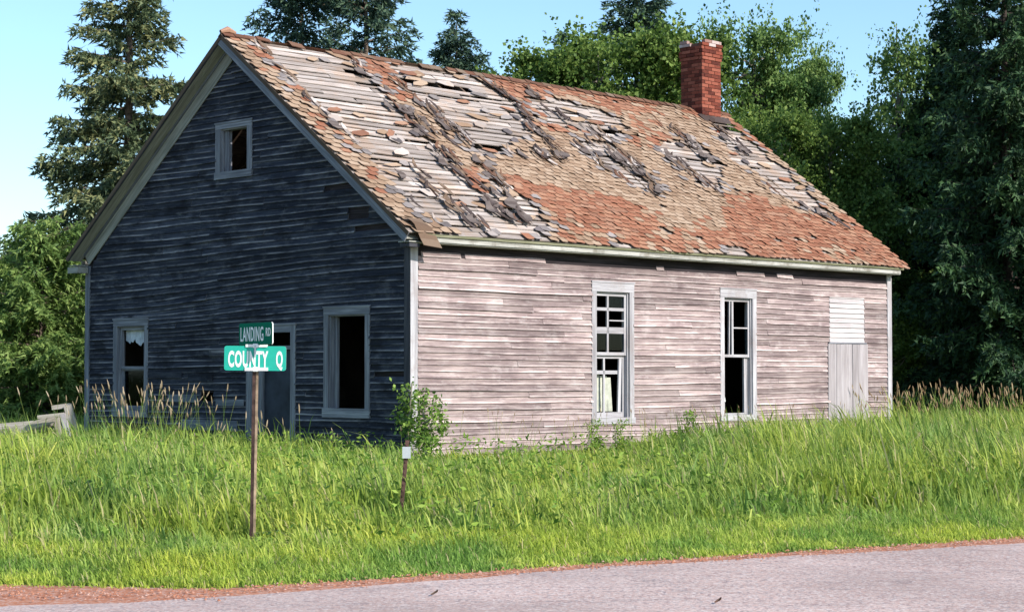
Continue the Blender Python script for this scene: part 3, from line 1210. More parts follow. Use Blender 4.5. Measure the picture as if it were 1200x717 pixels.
tabs = {m: [tab_mesh(i, m).mesh('shingle', m) for i in range(8)] for m in ('sh_or', 'sh_tan', 'sh_br', 'sh_gr')}
tabv = {m: [tab_mesh(i, m) for i in range(8)] for m in tabs}
spots = []
rw = 0
v = -0.035
while v < VR - 0.10:
    u = X0 + TW * (0.46 if rw % 2 else 0.96)
    while u < X1 - .06:
        uu, vv = u + random.uniform(-.008, .008), v + random.uniform(-.008, .008) + .022 * math.sin(u * .8 + v * .7) + .010 * math.sin(u * 2.7 + v * 2)
        if not exposed(uu, vv + .07) and random.random() > 0.012:
            near = exposed(uu, vv + .07, 0.14) or any(exposed(uu + a, vv + .07 + b) for a, b in ((.3, 0), (-.3, 0), (0, .22), (0, -.22)))
            mt = scol(uu, vv)
            if near and random.random() < .3:
                mt = 'sh_gr'
            spots.append((uu, vv, mt, near))
        u += TW
    v += CE
    rw += 1
cam_l = Vector((0, 0, 0))


def cdist(u, v):
    p = Vector(RP(u, v, 0))
    wx = HC[0] + p.x * math.cos(HA) - p.y * math.sin(HA)
    wy = HC[1] + p.x * math.sin(HA) + p.y * math.cos(HA)
    return math.hypot(wx, wy)


spots.sort(key=lambda q: cdist(q[0], q[1]))
bulk = {}
order = ['sh_or', 'sh_tan', 'sh_br', 'sh_gr']
bm_ = MB()
for i, (u, v, mt, near) in enumerate(spots):
    sp = random.gauss(0, 0.02) + (random.gauss(0, .12) if near else 0)
    pt = -R_(2.6) - (abs(random.gauss(0, .05)) if near else 0)
    B = rmat(u, v, 0.004 + (0.012 if near else 0), sp, 0, 0)
    B = B @ Matrix.Rotation(R_(-2.5), 4, 'X')
    k = random.randrange(8)
    if i < 290:
        o = link('shingle', tabs[mt][k], roof)
        o.matrix_local = B
    else:
        t = tabv[mt][k]
        b = len(bm_.v)
        bm_.v += [tuple(B @ Vector(q)) for q in t.v]
        bm_.f += [tuple(b + x for x in f) for f in t.f]
        bm_.uv += t.uv
        bm_.mi += [order.index(mt)] * len(t.f)
# courses on the far slope, joined
v = -.03
while v < VR - .1:
    u = X0 + TW * .95
    while u < X1 - .2:
        B = Matrix(((1, 0, 0), (0, -CS, SN), (0, SN, CS))).to_4x4()
        B.translation = Vector(RP(u, v, 0.004, True))
        if random.random() > 0.1:
            t = tabv['sh_br'][random.randrange(8)]
            b = len(bm_.v)
            bm_.v += [tuple(B @ Vector((q[0] * 1.9, q[1], q[2]))) for q in t.v]
            bm_.f += [tuple(b + x for x in f) for f in t.f]
            bm_.uv += t.uv
            bm_.mi += [order.index(random.choice(('sh_or', 'sh_br', 'sh_tan')))] * len(t.f)
        u += TW * 1.9
    v += CE
bm_.build('shingle', order, roof, kind='stuff')


# torn and curled strips along the seams that run down the slope
def strip_mesh(seed, mat):
    r = random.Random(seed)
    ln, w = r.uniform(.18, .60), r.uniform(.03, .10)
    if seed % 4 == 0:
        ln, w = r.uniform(.2, .4), r.uniform(.12, .26)
    n = 4
    c1, c2 = r.uniform(.0, .025) + (.04 if seed % 7 == 0 else 0), r.uniform(.0, .015)
    bend = r.uniform(-.08, .08)
    tw = r.uniform(-.02, .02)
    rows_ = []
    for i in range(n + 1):
        t = i / n
        y = (t - .5) * ln
        x = bend * math.sin(t * math.pi)
        zc = .012 + c1 * (2 * t - 1) ** 2 + r.uniform(0, .012)
        ww = w * r.uniform(.65, 1.1) * (0.5 if i in (0, n) else 1)
        rows_.append([(x - ww / 2, y, zc + tw * t + c2 * r.random()), (x + ww / 2, y, zc - tw * t + .01)])
    mb = MB()
    for a, b in zip(rows_, rows_[1:]):
        mb.face([a[0], a[1], b[1], b[0]], [(0, 0)] * 4)
        q = [tuple(Vector(p) - Vector((0, 0, .008))) for p in (a[0], b[0], b[1], a[1])]
        mb.face(q, [(0, 0)] * 4)
        mb.face([a[0], b[0], q[1], q[0]], [(0, 0)] * 4)
        mb.face([a[1], q[3], q[2], b[1]], [(0, 0)] * 4)
    return mb.mesh('torn_shingle', mat)


SM = ['sh_gr', 'sh_dk', 'sh_tan', 'sh_tan', 'sh_gr', 'sh_br', 'sh_dk', 'deck']
strips = [strip_mesh(i, SM[i % len(SM)]) for i in range(40)]
RIB = [([(2.46, 5.84), (2.51, 4.12), (2.38, 3.11), (2.25, 2.0), (2.45, 0.5)], .22, 46),
       ([(3.15, 5.3), (3.11, 4.38), (3.28, 3.56), (3.3, 2.85)], .25, 20),
       ([(3.23, 4.26), (3.19, 2.97), (3.04, 1.86), (2.6, 0.6)], .28, 34),
       ([(5.89, 5.87), (5.96, 4.94), (5.74, 3.83), (5.7, 3.23)], .18, 26),
       ([(6.87, 5.76), (7.0, 5.16), (7.04, 4.52)], .3, 12),
       ([(4.14, 2.8), (5.15, 2.9), (5.5, 2.9)], .25, 16),
       ([(1.17, 1.99), (1.18, 0.98), (1.39, 0.27)], .3, 20),
       ([(7.59, 4.3), (7.49, 3.36), (7.74, 2.66), (7.45, 1.98)], .35, 40),
       ([(6.54, 3.66), (6.61, 2.93), (6.82, 2.23)], .15, 10),
       ([(10.45, 5.14), (10.68, 4.51), (10.52, 3.51)], .25, 16),
       ([(9.29, 3.64), (9.4, 2.86), (9.55, 2.28)], .25, 18),
       ([(12.48, 5.3), (12.49, 4.31), (12.2, 3.4)], .22, 12),
       ([(11.68, 2.71), (12.38, 1.99), (13.0, 1.5)], .15, 12),
       ([(0.36, 5.8), (0.33, 3.0), (0.5, 0.2)], .1, 14)]
ns = 0
for pts, wd, cnt in RIB:
    for i in range(cnt):
        t = random.random() * (len(pts) - 1)
        a, b = pts[int(t)], pts[min(int(t) + 1, len(pts) - 1)]
        f = t - int(t)
        u = a[0] + (b[0] - a[0]) * f + random.gauss(0, wd * .5)
        v = a[1] + (b[1] - a[1]) * f + random.uniform(-.1, .1)
        v = min(max(v, .3), VR - .35)
        u = min(max(u, X0 + .15), X1 - .2)
        if ns >= 296:
            break
        o = link('torn_shingle', random.choice(strips), roof)
        o.matrix_local = rmat(u, v, random.uniform(.008, .035), random.gauss(0.0, .14), random.gauss(0, .03), random.gauss(0, .05))
        ns += 1

# loose remnants lying on the bared boards
frags = []
for q in range(14):
    rr_ = random.Random(900 + q)
    fw, fh = rr_.uniform(.22, .55), rr_.uniform(.09, .20)
    mb = MB()
    pts = [(-fw / 2, 0), (-fw * .1, -fh * rr_.uniform(.3, .6)), (fw * .4, -fh * rr_.uniform(.2, .5)), (fw / 2, fh * .1), (fw * rr_.uniform(.2, .4), fh * .6), (-fw * .3, fh * .45)]
    tp = [(a, b, .010 + rr_.uniform(0, .02)) for a, b in pts]
    bt = [(a, b, c - .008) for a, b, c in tp]
    mb.face(tp, [(0, .06)] * 6)
    mb.face(bt[::-1], [(0, .06)] * 6)
    for i in range(6):
        j = (i + 1) % 6
        mb.face([tp[i], bt[i], bt[j], tp[j]], [(0, .06)] * 4)
    frags.append(mb.mesh('shingle_remnant', ('sh_tan', 'sh_br', 'sh_tan', 'sh_gr', 'deck', 'sh_tan', 'sh_dk')[q % 7]))
nf_ = 0
while nf_ < 95:
    u, v = random.uniform(.3, 13.2), random.uniform(.1, 5.8)
    if not exposed(u, v, .05) or (u > 3 and random.random() < .25):
        continue
    o = link('shingle_remnant', random.choice(frags), roof)
    o.matrix_local = rmat(u, v, -.004, random.gauss(0, .3), 0, 0)
    nf_ += 1

# scrap hanging over the front eave corner
mb = MB()
rows_ = []
for i in range(7):
    t = i / 6
    vv = 0.30 - t * 0.42
    drop = -0.20 * max(0, t - .55) / .45
    p0, p1 = Vector(RP(-0.22 + .14 * t, vv, 0.055 + .03 * math.sin(t * 5))), Vector(RP(0.14 + .16 * t, vv, 0.045 - .01 * t))
    p0.z += drop * .8
    p1.z += drop
    rows_.append((tuple(p0), tuple(p1)))
for a, b in zip(rows_, rows_[1:]):
    mb.face([a[0], a[1], b[1], b[0]], [(0, 0)] * 4)
    mb.face([tuple(Vector(q) - Vector((0, -.006, .006))) for q in (a[0], b[0], b[1], a[1])], [(0, 0)] * 4)
mb.build('hanging_scrap', 'sh_tan', roof, label='tan scrap of roofing hanging over the corner of the eave')

# ridge caps
u = X0 + .0
ncap = 0
while u < X1 - .1:
    if not (0.55 < u < 2.35 and random.random() < .75) and not (3.7 < u < 5.3 and random.random() < .5) and not (12.0 < u < 12.8):
        mb = MB()
        h1, h2 = random.uniform(.008, .035), random.uniform(0, .012)
        ex = random.uniform(.10, .17)
        zr = ZE + VR * SN
        A = []
        for (uu, h) in ((u - .01, h1), (u + .30, h2)):
            A.append([(uu, WD / 2 - ex * CS * random.uniform(.8, 1.1), zr - ex * SN + h + .015), (uu, WD / 2, zr + h + .016), (uu, WD / 2 + ex * CS, zr - ex * SN + h + .015)])
        for j in (0, 1):
            mb.face([A[0][j], A[1][j], A[1][j + 1], A[0][j + 1]], [(0, 0)] * 4)
            q = [tuple(Vector(p) - Vector((0, 0, .010))) for p in (A[0][j], A[0][j + 1], A[1][j + 1], A[1][j])]
            mb.face(q, [(0, 0)] * 4)
            mb.face([A[0][j], A[0][j + 1], q[1], q[0]], [(0, 0)] * 4)
        mb.build('ridge_cap', random.choice(('sh_tan', 'sh_or', 'sh_br', 'sh_or')), roof)
    u += 0.24
mb = MB()
mb.tube([(X0 - .03, WD / 2, ZE + VR * SN + .02), (X0 + .12, WD / 2, ZE + VR * SN + .07), (X0 + .30, WD / 2 + .02, ZE + VR * SN + .04)], [.03, .06, .03], 8)
mb.build('ridge_end_cap', 'sh_br', roof)

# rake, soffit and eave trim ------------------------------------------------
for far in (False, True):
    f = lambda p, far=far: RP(p[0], p[1], p[2], far)
    mb = MB()
    mb.box((X0 - .022, -.02, -.185 if not far else -.085), (X0 + .002, VR - (.001 if not far else -.0), -.028), f)
    mb.build('rake_board', 'rake' if not far else 'rake_dk', house)
    mb = MB()
    mb.box((X0 - .030, -.03, -.070), (X0 - .0225, VR, -.004), f)
    mb.build('rake_moulding', 'beam', house)
    for k in range(3):
        mb = MB()
        a = X0 + .004 + k * .0905
        mb.box((a, .0, (-.150 if not far else -.082) - .002 * k), (a + .0885, VR - (.12 if not far else .07), -.138 if not far else -.070), f)
        mb.build('soffit_board', 'soffit', house)
    mb = MB()
    mb.box((-.050, 0.20, -.335), (-.0335, VR - .28, -.155 if not far else -.088), f)
    mb.build('frieze_board', 'rake' if not far else 'soffit', house)
    mb = MB()
    mb.box((-.070, 0.20, -.215 if not far else -.13), (-.0505, VR - .20, -.155 if not far else -.088), f)
    mb.build('bed_moulding', 'rake', house)
# eave fascia
for yy, sgn in ((-EV, 1), (WD + EV, -1)):
    mb = MB()
    a, b = sorted((yy + .008 * sgn, yy + .03 * sgn))
    mb.box((X0 + .30, a, 3.622), (X1 - .38, b, 3.725))
    fa = mb.build('fascia', 'fascia', house)
    mb = MB()
    a, b = sorted((yy + .031 * sgn, -.001 if sgn > 0 else WD + .001))
    mb.box((X0 + .02, a, 3.605), (L_ + .03, b, 3.622))
    mb.build('soffit_board', 'soffit', house)
mb = MB()      # crown under the shingles, greener and darker
mb.box((X0 + .28, -EV - .018, 3.700), (X1 - .30, -EV + .006, 3.740))
mb.build('crown_moulding', 'crownm', house)
mb = MB()      # dark board exposed along the top of the wall
mb.box((.13, -.016, ZT + .001), (L_ - .125, 0.0, 3.603))
mb.build('bare_top_board', 'sheath', long_wall)
mb = MB()
mb.box((X0 + .01, -EV + .012, 3.53), (-.052, -.05, 3.584))
mb.build('cornice_return', 'rake_dk', house)
mb = MB()
mb.box((X0 + .003, WD - .07, 3.47), (-.052, WD + EV - .01, 3.584))
mb.build('cornice_return', 'soffit', house)

# chimney ---------------------------------------------------------------------
chx, chy = 12.4, WD / 2 - .30
cw, cd = 0.66, 0.60
mb = MB()
mb.box((chx + .012, chy + .012, 6.6), (chx + cw - .012, chy + cd - .012, 8.80))
chim = mb.build('chimney', 'mortar', house)
mb = MB()
mb.box((-.098, -.046, 0), (.098, .046, .063))
bmesh_b = mb.mesh('brick', 'brick')
bmesh_w = mb.mesh('brick', 'brick_w')
zc, k = 6.86, 0
while zc < 8.84:
    g = 0.03 if (8.50 < zc < 8.60 or 8.70 < zc < 8.80) else (0.015 if zc > 8.4 else 0.0)
    top = zc > 8.62
    x0, x1, y0, y1 = chx - g, chx + cw + g, chy - g, chy + cd + g
    P = []
    if k % 2:
        sx = (x1 - x0) / 3
        for i in range(3):
            P += [(x0 + sx * (i + .5), y0 + .046, 0, sx), (x0 + sx * (i + .5), y1 - .046, 0, sx)]
        sy = (y1 - y0 - .19) / 2
        for i in range(2):
            P += [(x0 + .046, y0 + .095 + sy * (i + .5), 1, sy), (x1 - .046, y0 + .095 + sy * (i + .5), 1, sy)]
    else:
        sx = (x1 - x0 - .19) / 2
        for i in range(2):
            P += [(x0 + .095 + sx * (i + .5), y0 + .046, 0, sx), (x0 + .095 + sx * (i + .5), y1 - .046, 0, sx)]
        sy = (y1 - y0) / 3
        for i in range(3):
            P += [(x0 + .046, y0 + sy * (i + .5), 1, sy), (x1 - .046, y0 + sy * (i + .5), 1, sy)]
    for (a, b, r, ln) in P:
        if zc > 8.72 and random.random() < .38:
            continue
        o = link('brick', bmesh_w if (zc > 8.68 and random.random() < .4) else bmesh_b, chim)
        o.location = (a + random.uniform(-.003, .003), b + random.uniform(-.003, .003), zc)
        o.rotation_euler = (0, 0, r * math.pi / 2 + random.gauss(0, .01))
        o.scale = ((ln - .012) / .196, 1, 1)
    zc += .0755
    k += 1
mb = MB()
for (a, b, c, d, e) in ((chx - .12, chy - .16, chx + cw + .14, chy + .02, .0), (chx + cw - .02, chy - .05, chx + cw + .22, chy + .5, .0)):
    n = 5
    for i in range(n):
        q0, q1 = a + (c - a) * i / n, a + (c - a) * (i + 1) / n
        zz = roof_z(b) + random.uniform(.0, .05)
        mb.hexa([[[(q0, b, roof_z(b) + .02), (q0, b, roof_z(b) + .04)], [(q0, d, roof_z(d) + .03), (q0, d, roof_z(d) + .05)]],
                 [[(q1, b, roof_z(b) + .02), (q1, b, zz + .04)], [(q1, d, roof_z(d) + .03), (q1, d, roof_z(d) + .06)]]], (c - a, d - b, .02))
mb.build('flashing', 'sh_dk', house)

# ------------------------------------------------------------------ street sign
def add_text(parent, name, txt, mat, size, xs, loc, rot, bold=0.0, depth=0.0012):
    cu = bpy.data.curves.new(name, 'FONT')
    cu.body = txt
    cu.size = size
    cu.align_x = 'LEFT'
    cu.extrude = depth
    cu.offset = bold
    cu.resolution_u = 4
    cu.space_character = 1.12
    tmp = bpy.data.objects.new(name, cu)
    COL.objects.link(tmp)
    bpy.context.view_layer.update()
    me = bpy.data.meshes.new_from_object(tmp.evaluated_get(bpy.context.evaluated_depsgraph_get()))
    bpy.data.objects.remove(tmp)
    me.materials.clear()
    me.materials.append(M[mat])
    xs_ = [v.co.x for v in me.vertices]
    w = max(xs_) - min(xs_)
    for v in me.vertices:
        v.co.x = (v.co.x - min(xs_)) * xs / w
    o = link(name, me, parent)
    o.location = loc
    o.rotation_euler = rot
    return o


def blade(name, parent, w, h, th, mat):
    mb = MB()
    r = 0.022
    pts = []
    for cx, cz, a0 in ((w / 2 - r, h / 2 - r, 0), (-w / 2 + r, h / 2 - r, 90), (-w / 2 + r, -h / 2 + r, 180), (w / 2 - r, -h / 2 + r, 270)):
        for q in range(4):
            an = R_(a0 + q * 30)
            pts.append((cx + r * math.cos(an), cz + r * math.sin(an)))
    F = [(p[0], -th / 2, p[1]) for p in pts]
    Bk = [(p[0], th / 2, p[1]) for p in pts]
    mb.face(F[::-1], [(0, 0)] * len(F))
    mb.face(Bk, [(0, 0)] * len(F))
    for i in range(len(F)):
        j = (i + 1) % len(F)
        mb.face([F[i], F[j], Bk[j], Bk[i]], [(0, 0)] * 4, 1)
    return mb.build(name, [mat, 'sign_white'], parent)


SY = 17.4
spx = lambda px: (px - 600) / 2200 * SY
spz = lambda py: 1.6 + (437 - py) / 2200 * SY - float(gz(spx(300), SY))
sign = thing('street_sign', 'green crossroads sign reading COUNTY Q and LANDING RD on a rusty post', 'street sign', (spx(300), SY, float(gz(spx(300), SY))))
lean = 0.022
ph = spz(433)
mb = MB()
# flanged channel post: web and two angled flanges, left parts coloured as its shaded side
for (a, b, c, d, mi) in ((.002, -.004, .018, .010, 0), (.018, .0, .024, .006, 0), (-.030, -.001, .002, .006, 1), (-.016, .008, -.006, .038, 1), (.014, .008, .020, .038, 0)):
    P = [[[None] * 2 for _ in range(2)] for _ in range(2)]
    for i, zz in enumerate((-.3, ph + .02)):
        ox = lean * (zz - ph) / ph
        for j, xx in enumerate((a, c)):
            for k2, yy in enumerate((b, d)):
                P[i][j][k2] = (xx + ox, yy, zz)
    mb.hexa(P, (2.2, .05, .02), mi)
mb.build('post', ['post', 'post_shade'], sign)
cb = blade('sign_blade', sign, .573, .227, .004, 'sign_sunlit')
cb.location = (spx(299.7) - spx(300), -.03, spz(419.3))
cb.rotation_euler = (0, R_(.6), 0)
cb['label'] = 'sunlit turquoise green blade reading COUNTY Q'
add_text(cb, 'lettering', 'COUNTY', 'sign_white', .20, .370, (-.250, -.0035, -.076), (R_(90), 0, 0), .0068)
add_text(cb, 'lettering', 'Q', 'sign_white', .20, .062, (.193, -.0035, -.076), (R_(90), 0, 0), .0068)
lb = blade('sign_blade', sign, .573, .205, .011, 'sign_shaded')
lb.location = (spx(300) - spx(300) + .0, .0, spz(390.7))
lb.rotation_euler = (R_(0), R_(-0.4), R_(-50))
lb['label'] = 'shaded dark green blade reading LANDING RD'
add_text(lb, 'lettering', 'LANDING', 'sign_white', .185, .393, (-.258, -.0065, -.064), (R_(90), 0, 0), .0024)
add_text(lb, 'lettering', 'RD', 'sign_white', .108, .080, (.178, -.0065, -.023), (R_(90), 0, 0), .0012)
for nm, zz, hh, w_ in (('clamp', spz(404.6), .026, .200), ('clamp', spz(432), .030, .215)):
    mb = MB()
    mb.box((-w_ / 2 + .01, -.042, zz - hh / 2), (w_ / 2 + .01, -.006, zz + hh / 2))
    mb.box((-.022, -.039, zz - hh / 2 - .006), (.022, .03, zz + hh / 2 + .006))
    mb.build(nm, 'sign_white', sign)
mb = MB()
mb.box((-.008, -.046, spz(417)), (.006, -.036, spz(404)))
mb.tube([(-.003, -.048, spz(411)), (-.003, -.036, spz(411))], .009, 8)
mb.build('bracket', 'galv', sign)

# ------------------------------------------------------------------ short post with a tag
ty = 20.0
tb = thing('marker_post', 'short leaning rusty steel post with a pale tag near its top', 'post', ((470 - 600) / 2200 * ty, ty, float(gz(-1.3, ty))))
mb = MB()
tx = .07
P = [[[None] * 2 for _ in range(2)] for _ in range(2)]
for (a, b, c, d) in ((-.022, 0, .022, .006), (-.004, .006, .004, .04)):
    P = [[[None] * 2 for _ in range(2)] for _ in range(2)]
    for i, zz in enumerate((-.25, .80)):
        for j, xx in enumerate((a, c)):
            for k2, yy in enumerate((b, d)):
                P[i][j][k2] = (xx + tx * (zz / .8), yy, zz)
    mb.hexa(P, (1, .04, .01))
for q in range(12):
    zz = .08 + q * .06
    mb.box((tx * zz / .8 - .008, -.008, zz), (tx * zz / .8 + .008, .0, zz + .018))
mb.build('post', 'red_post', tb)
mb = MB()
mb.box((tx * .85 - .042, -.022, .61), (tx * .85 + .046, -.010, .725))
mb.box((tx * .85 - .042, -.021, .724), (tx * .85 + .046, .02, .732))
mb.build('tag', 'galv', tb)

# ------------------------------------------------------------------ heap of old boards on the left
D = 33.0
lx = lambda px, d=D: (px - 600) / 2200 * d
lz = lambda py, d=D: 1.6 + (437 - py) / 2200 * d
heap = thing('collapsed_crate', 'collapsed grey wooden frame with loose planks beside the house corner', 'wooden frame', (lx(60), D, 0))


def beam(parent, name, a, b, w, t, mat):
    a, b = Vector(a), Vector(b)
    d = (b - a)
    ln = d.length
    d.normalize()
    s_ = Vector((0, 1, 0))
    n_ = d.cross(s_).normalized()
    P = [[[None] * 2 for _ in range(2)] for _ in range(2)]
    for i in (0, 1):
        for j in (0, 1):
            for k in (0, 1):
                P[i][j][k] = tuple((a if i == 0 else b) + n_ * (j - .5) * w + s_ * (k - .5) * t)
    mb = MB()
    mb.hexa(P, (ln, w, t))
    return mb.build(name, mat, parent)


ox = lx(60)


def hp(px, py, dy=0.0):
    return ((px - 600) / 2200 * (D + dy) - ox, dy, lz(py, D + dy))


beam(heap, 'upright', hp(74, 484, -.4), hp(82, 514, -.4), .09, .06, 'trim_w')
beam(heap, 'rail', hp(45, 488, -.4), hp(76, 484.5, -.4), .06, .05, 'oldplank')
beam(heap, 'upright', hp(80, 474, .3), hp(91, 512, .3), .14, .08, 'oldplank')
beam(heap, 'rail', hp(62, 477, .4), hp(84, 474, .4), .08, .1, 'oldplank')
beam(heap, 'upright', hp(67, 488, 0), hp(70, 512, 0), .10, .06, 'oldplank')
for k in range(6):
    beam(heap, 'plank', hp(14 + k * 3, 506 + k * 2.4, -.2 + .12 * k), hp(66 - k * 1, 489 + 3.4 * k, -.2 + .12 * k), .13, .03, 'oldplank')
beam(heap, 'plank', hp(-8, 500, .5), hp(40, 496, .5), .12, .04, 'oldplank')
beam(heap, 'plank', hp(-10, 509, .2), hp(22, 503, .2), .14, .04, 'oldplank')

# ------------------------------------------------------------------ trees
def leaf_cloud(pts, dirs, ln, wd, r, flop=0.5):
    """narrow triangles at pts pointing along dirs"""
    n = len(pts)
    d = dirs + r.normal(size=(n, 3)) * flop
    d /= np.linalg.norm(d, axis=1)[:, None] + 1e-9
    a = r.normal(size=(n, 3))
    w = np.cross(d, a)
    w /= np.linalg.norm(w, axis=1)[:, None] + 1e-9
    ln = ln * r.uniform(.7, 1.3, n)[:, None]
    wd = wd * r.uniform(.7, 1.3, n)[:, None]
    v = np.stack([pts - w * wd, pts + w * wd, pts + d * ln], 1).reshape(-1, 3)
    return v


def spruce(seed, H, Rd, mat, base=0.06, droop=0.42, gap=0.12, dens=1.0, power=0.85, needle=(.15, .026), spacing=0.27, rept=2, bark='bark'):
    r = np.random.default_rng(seed)
    P, Dr = [], []
    tr = MB()
    tr.tube([(0, 0, -.3), (0, 0, H * .3), (.05, .03, H * .65), (.0, .0, H * .99)], [H * .014 + .03, H * .011, H * .006, .012], 8)
    z = H * base
    while z < H * .985:
        t = (z - H * base) / (H * (1 - base))
        prof = Rd * ((1 - t) ** power) * (0.55 + 0.45 * min(1, t / .12 + .3))
        nb = int(r.integers(4, 7)) if t < .9 else 3
        ph = r.uniform(0, 6.28)
        for k in range(nb):
            if r.random() < gap:
                continue
            az = ph + 6.283 * k / nb + r.normal() * .25
            L = max(.18, prof * r.uniform(.62, 1.18))
            zb = z + r.uniform(-.1, .1)
            up = (0.55 * t - 0.05) + r.normal() * .06
            dr = droop * (1 - t * .8) * r.uniform(.7, 1.3)
            rad = np.array([math.cos(az), math.sin(az), 0])
            tan = np.array([-math.sin(az), math.cos(az), 0])
            ss = np.linspace(0, 1, 6)
            cz = zb + L * (up * ss - dr * ss ** 1.5 + .22 * dr * 2 * ss ** 4)
            cp = rad[None] * (L * ss)[:, None]
            cp[:, 2] = cz
            tr.tube([tuple(q) for q in cp[[0, 2, 4, 5]]], [.012 + .012 * L, .008 + .006 * L, .006, .003], 3)
            nl = int(max(4, L / .085 * dens))
            for i in range(nl):
                s = (i + r.random()) / nl
                s = .08 + .92 * s
                p0 = np.array([np.interp(s, ss, cp[:, 0]), np.interp(s, ss, cp[:, 1]), np.interp(s, ss, cp[:, 2])])
                side = 1 if i % 2 else -1
                l = min(.75, .16 + .42 * L * (1 - s) ** .7 * (0.35 + s)) * r.uniform(.6, 1.2)
                d = rad * (.55 + .3 * r.random()) + tan * side * (.75 * r.random() + .25) + np.array([0, 0, -.25 - .55 * r.random() * (1 - t)])
                d /= np.linalg.norm(d)
                m = max(3, int(l / .05 * dens))
                q = np.linspace(.1, 1, m)[:, None]
                pts = p0 + d * l * q
                pts[:, 2] -= (q[:, 0] ** 2) * l * .25
                P.append(pts)
                Dr.append(np.repeat(d[None], m, 0))
        z += spacing * r.uniform(.7, 1.25) * (1 if t < .8 else .7)
    P, Dr = np.concatenate(P), np.concatenate(Dr)
    P2, D2 = np.repeat(P, rept, 0), np.repeat(Dr, rept, 0)
    P2 = P2 + r.normal(size=P2.shape) * .02
    v = leaf_cloud(P2, D2, needle[0], needle[1], r, .65)
    f = np.arange(len(v)).reshape(-1, 3)
    tint = np.repeat(np.clip(r.normal(.5, .22, len(P)), 0, 1), 3 * rept)
    me = big_mesh('crown', v, f, mat, {'tint': tint})
    return me, tr.mesh('trunk', bark), len(f)


def broadleaf(seed, H, Rx, Rz, zc, nclump, per, mat, leaf=(.075, .035), bark='bark_l', spread=.42, slim=False):
    r = np.random.default_rng(seed)
    tr = MB()
    lean_ = r.normal(size=2) * .25
    top = np.array([lean_[0], lean_[1], H * .92])
    tr.tube([(0, 0, -.3), (lean_[0] * .3, lean_[1] * .3, H * .4), tuple(top)], [H * .014 + .02, H * .009, .012], 7)
    P, Dr = [], []
    for k in range(nclump):
        u = r.normal(size=3)
        u /= np.linalg.norm(u)
        rr = r.uniform(.35, 1.0) ** .6
        lump = 1 + .22 * math.sin(3 * math.atan2(u[1], u[0]) + seed) + .15 * math.sin(5 * u[2] + seed)
        c = np.array([u[0] * Rx * rr * lump, u[1] * Rx * rr * lump, zc + u[2] * Rz * rr])
        if c[2] < .4:
            c[2] = r.uniform(.4, 1.2)
        zt = min(max(c[2] - abs(r.normal()) * Rx * .5, H * .12), H * .85)
        b0 = np.array([top[0] * zt / H, top[1] * zt / H, zt])
        mid = (b0 + c) / 2 + np.array([0, 0, -.1 * Rx * r.random()])
        tr.tube([tuple(b0), tuple(mid), tuple(c)], [.012 + .004 * H, .014, .006], 4)
        sp = spread * Rx * r.uniform(.35, .75)
        n = int(per * r.uniform(.5, 1.3))
        # twigs within the clump so leaves line up in sprays
        nt_ = max(4, n // 26)
        td = r.normal(size=(nt_, 3))
        td[:, 2] *= .6
        td /= np.linalg.norm(td, axis=1)[:, None]
        tl = sp * r.uniform(.6, 1.9, nt_)
        for q in range(nt_):
            m = n // nt_
            s = r.uniform(.1, 1, m)[:, None]
            pts = c + td[q] * tl[q] * s + r.normal(size=(m, 3)) * .07
            P.append(pts)
            Dr.append(np.repeat(td[q][None] * .5 + np.array([[0, 0, -.3]]), m, 0))
    P, Dr = np.concatenate(P), np.concatenate(Dr)
    n = len(P)
    d = Dr + r.normal(size=(n, 3)) * .9
    d /= np.linalg.norm(d, axis=1)[:, None]
    w = np.cross(d, r.normal(size=(n, 3)))
    w /= np.linalg.norm(w, axis=1)[:, None]
    sz = (r.uniform(.45, 1.15, n) ** 1.5 * 1.35 + .2)[:, None]
    v = np.stack([P, P + d * leaf[0] * .5 * sz + w * leaf[1] * sz, P + d * leaf[0] * sz, P + d * leaf[0] * .5 * sz - w * leaf[1] * sz], 1).reshape(-1, 3)
    f = np.arange(n * 4).reshape(-1, 4)
    me = big_mesh('crown', v, f, mat, {'tint': np.repeat(np.clip(r.normal(.5, .22, n), 0, 1), 4)})
    return me, tr.mesh('trunk', bark), n * 2


TR = {}
TR['sA'] = spruce(11, 14.0, 3.7, 'spruce', gap=.22, dens=1.0, power=.95, droop=.5, needle=(.17, .032), rept=3)
TR['sB'] = spruce(12, 14.0, 3.6, 'spruce_b', gap=.12, dens=.95, power=.75, droop=.38, needle=(.17, .032), rept=3)
TR['sC'] = spruce(13, 16.0, 4.0, 'fir', base=.01, gap=.03, dens=.85, power=.8, droop=.34, spacing=.30, needle=(.20, .045), rept=2, bark='bark_d')
TR['pine'] = spruce(14, 4.6, 2.3, 'pine', base=.02, gap=.05, dens=1.3, power=.5, droop=.12, needle=(.14, .026), spacing=.16)
TR['bA'] = broadleaf(21, 10.5, 3.0, 4.2, 6.0, 80, 1150, 'leaf_l', leaf=(.085, .034))
TR['bB'] = broadleaf(22, 12.5, 3.2, 5.2, 7.2, 85, 1050, 'leaf_m', leaf=(.09, .036))
TR['bC'] = broadleaf(23, 12.5, 1.5, 5.6, 7.0, 46, 620, 'leaf_m', spread=.9, leaf=(.09, .036))
TR['bD'] = broadleaf(24, 5.0, 1.7, 2.1, 2.5, 46, 420, 'leaf_l', spread=.6)


def tree(name, kind, px, d, h, label, group, rz=None, wide=1.0):
    crown, trunk, _ = TR[kind]
    base_h = {'sA': 14, 'sB': 14, 'sC': 16, 'pine': 4.6, 'bA': 10.5, 'bB': 12.5, 'bC': 12.5, 'bD': 5.0}[kind]
    x = (px - 600) / 2200 * d
    t = thing(name, label, 'tree', (x, d, float(gz(x, d)) - .05), random.uniform(0, 6.28) if rz is None else rz, group)
    s = h / base_h
    t.scale = (s * wide, s * wide, s)
    link('trunk', trunk, t)
    link('crown', crown, t)
    return t


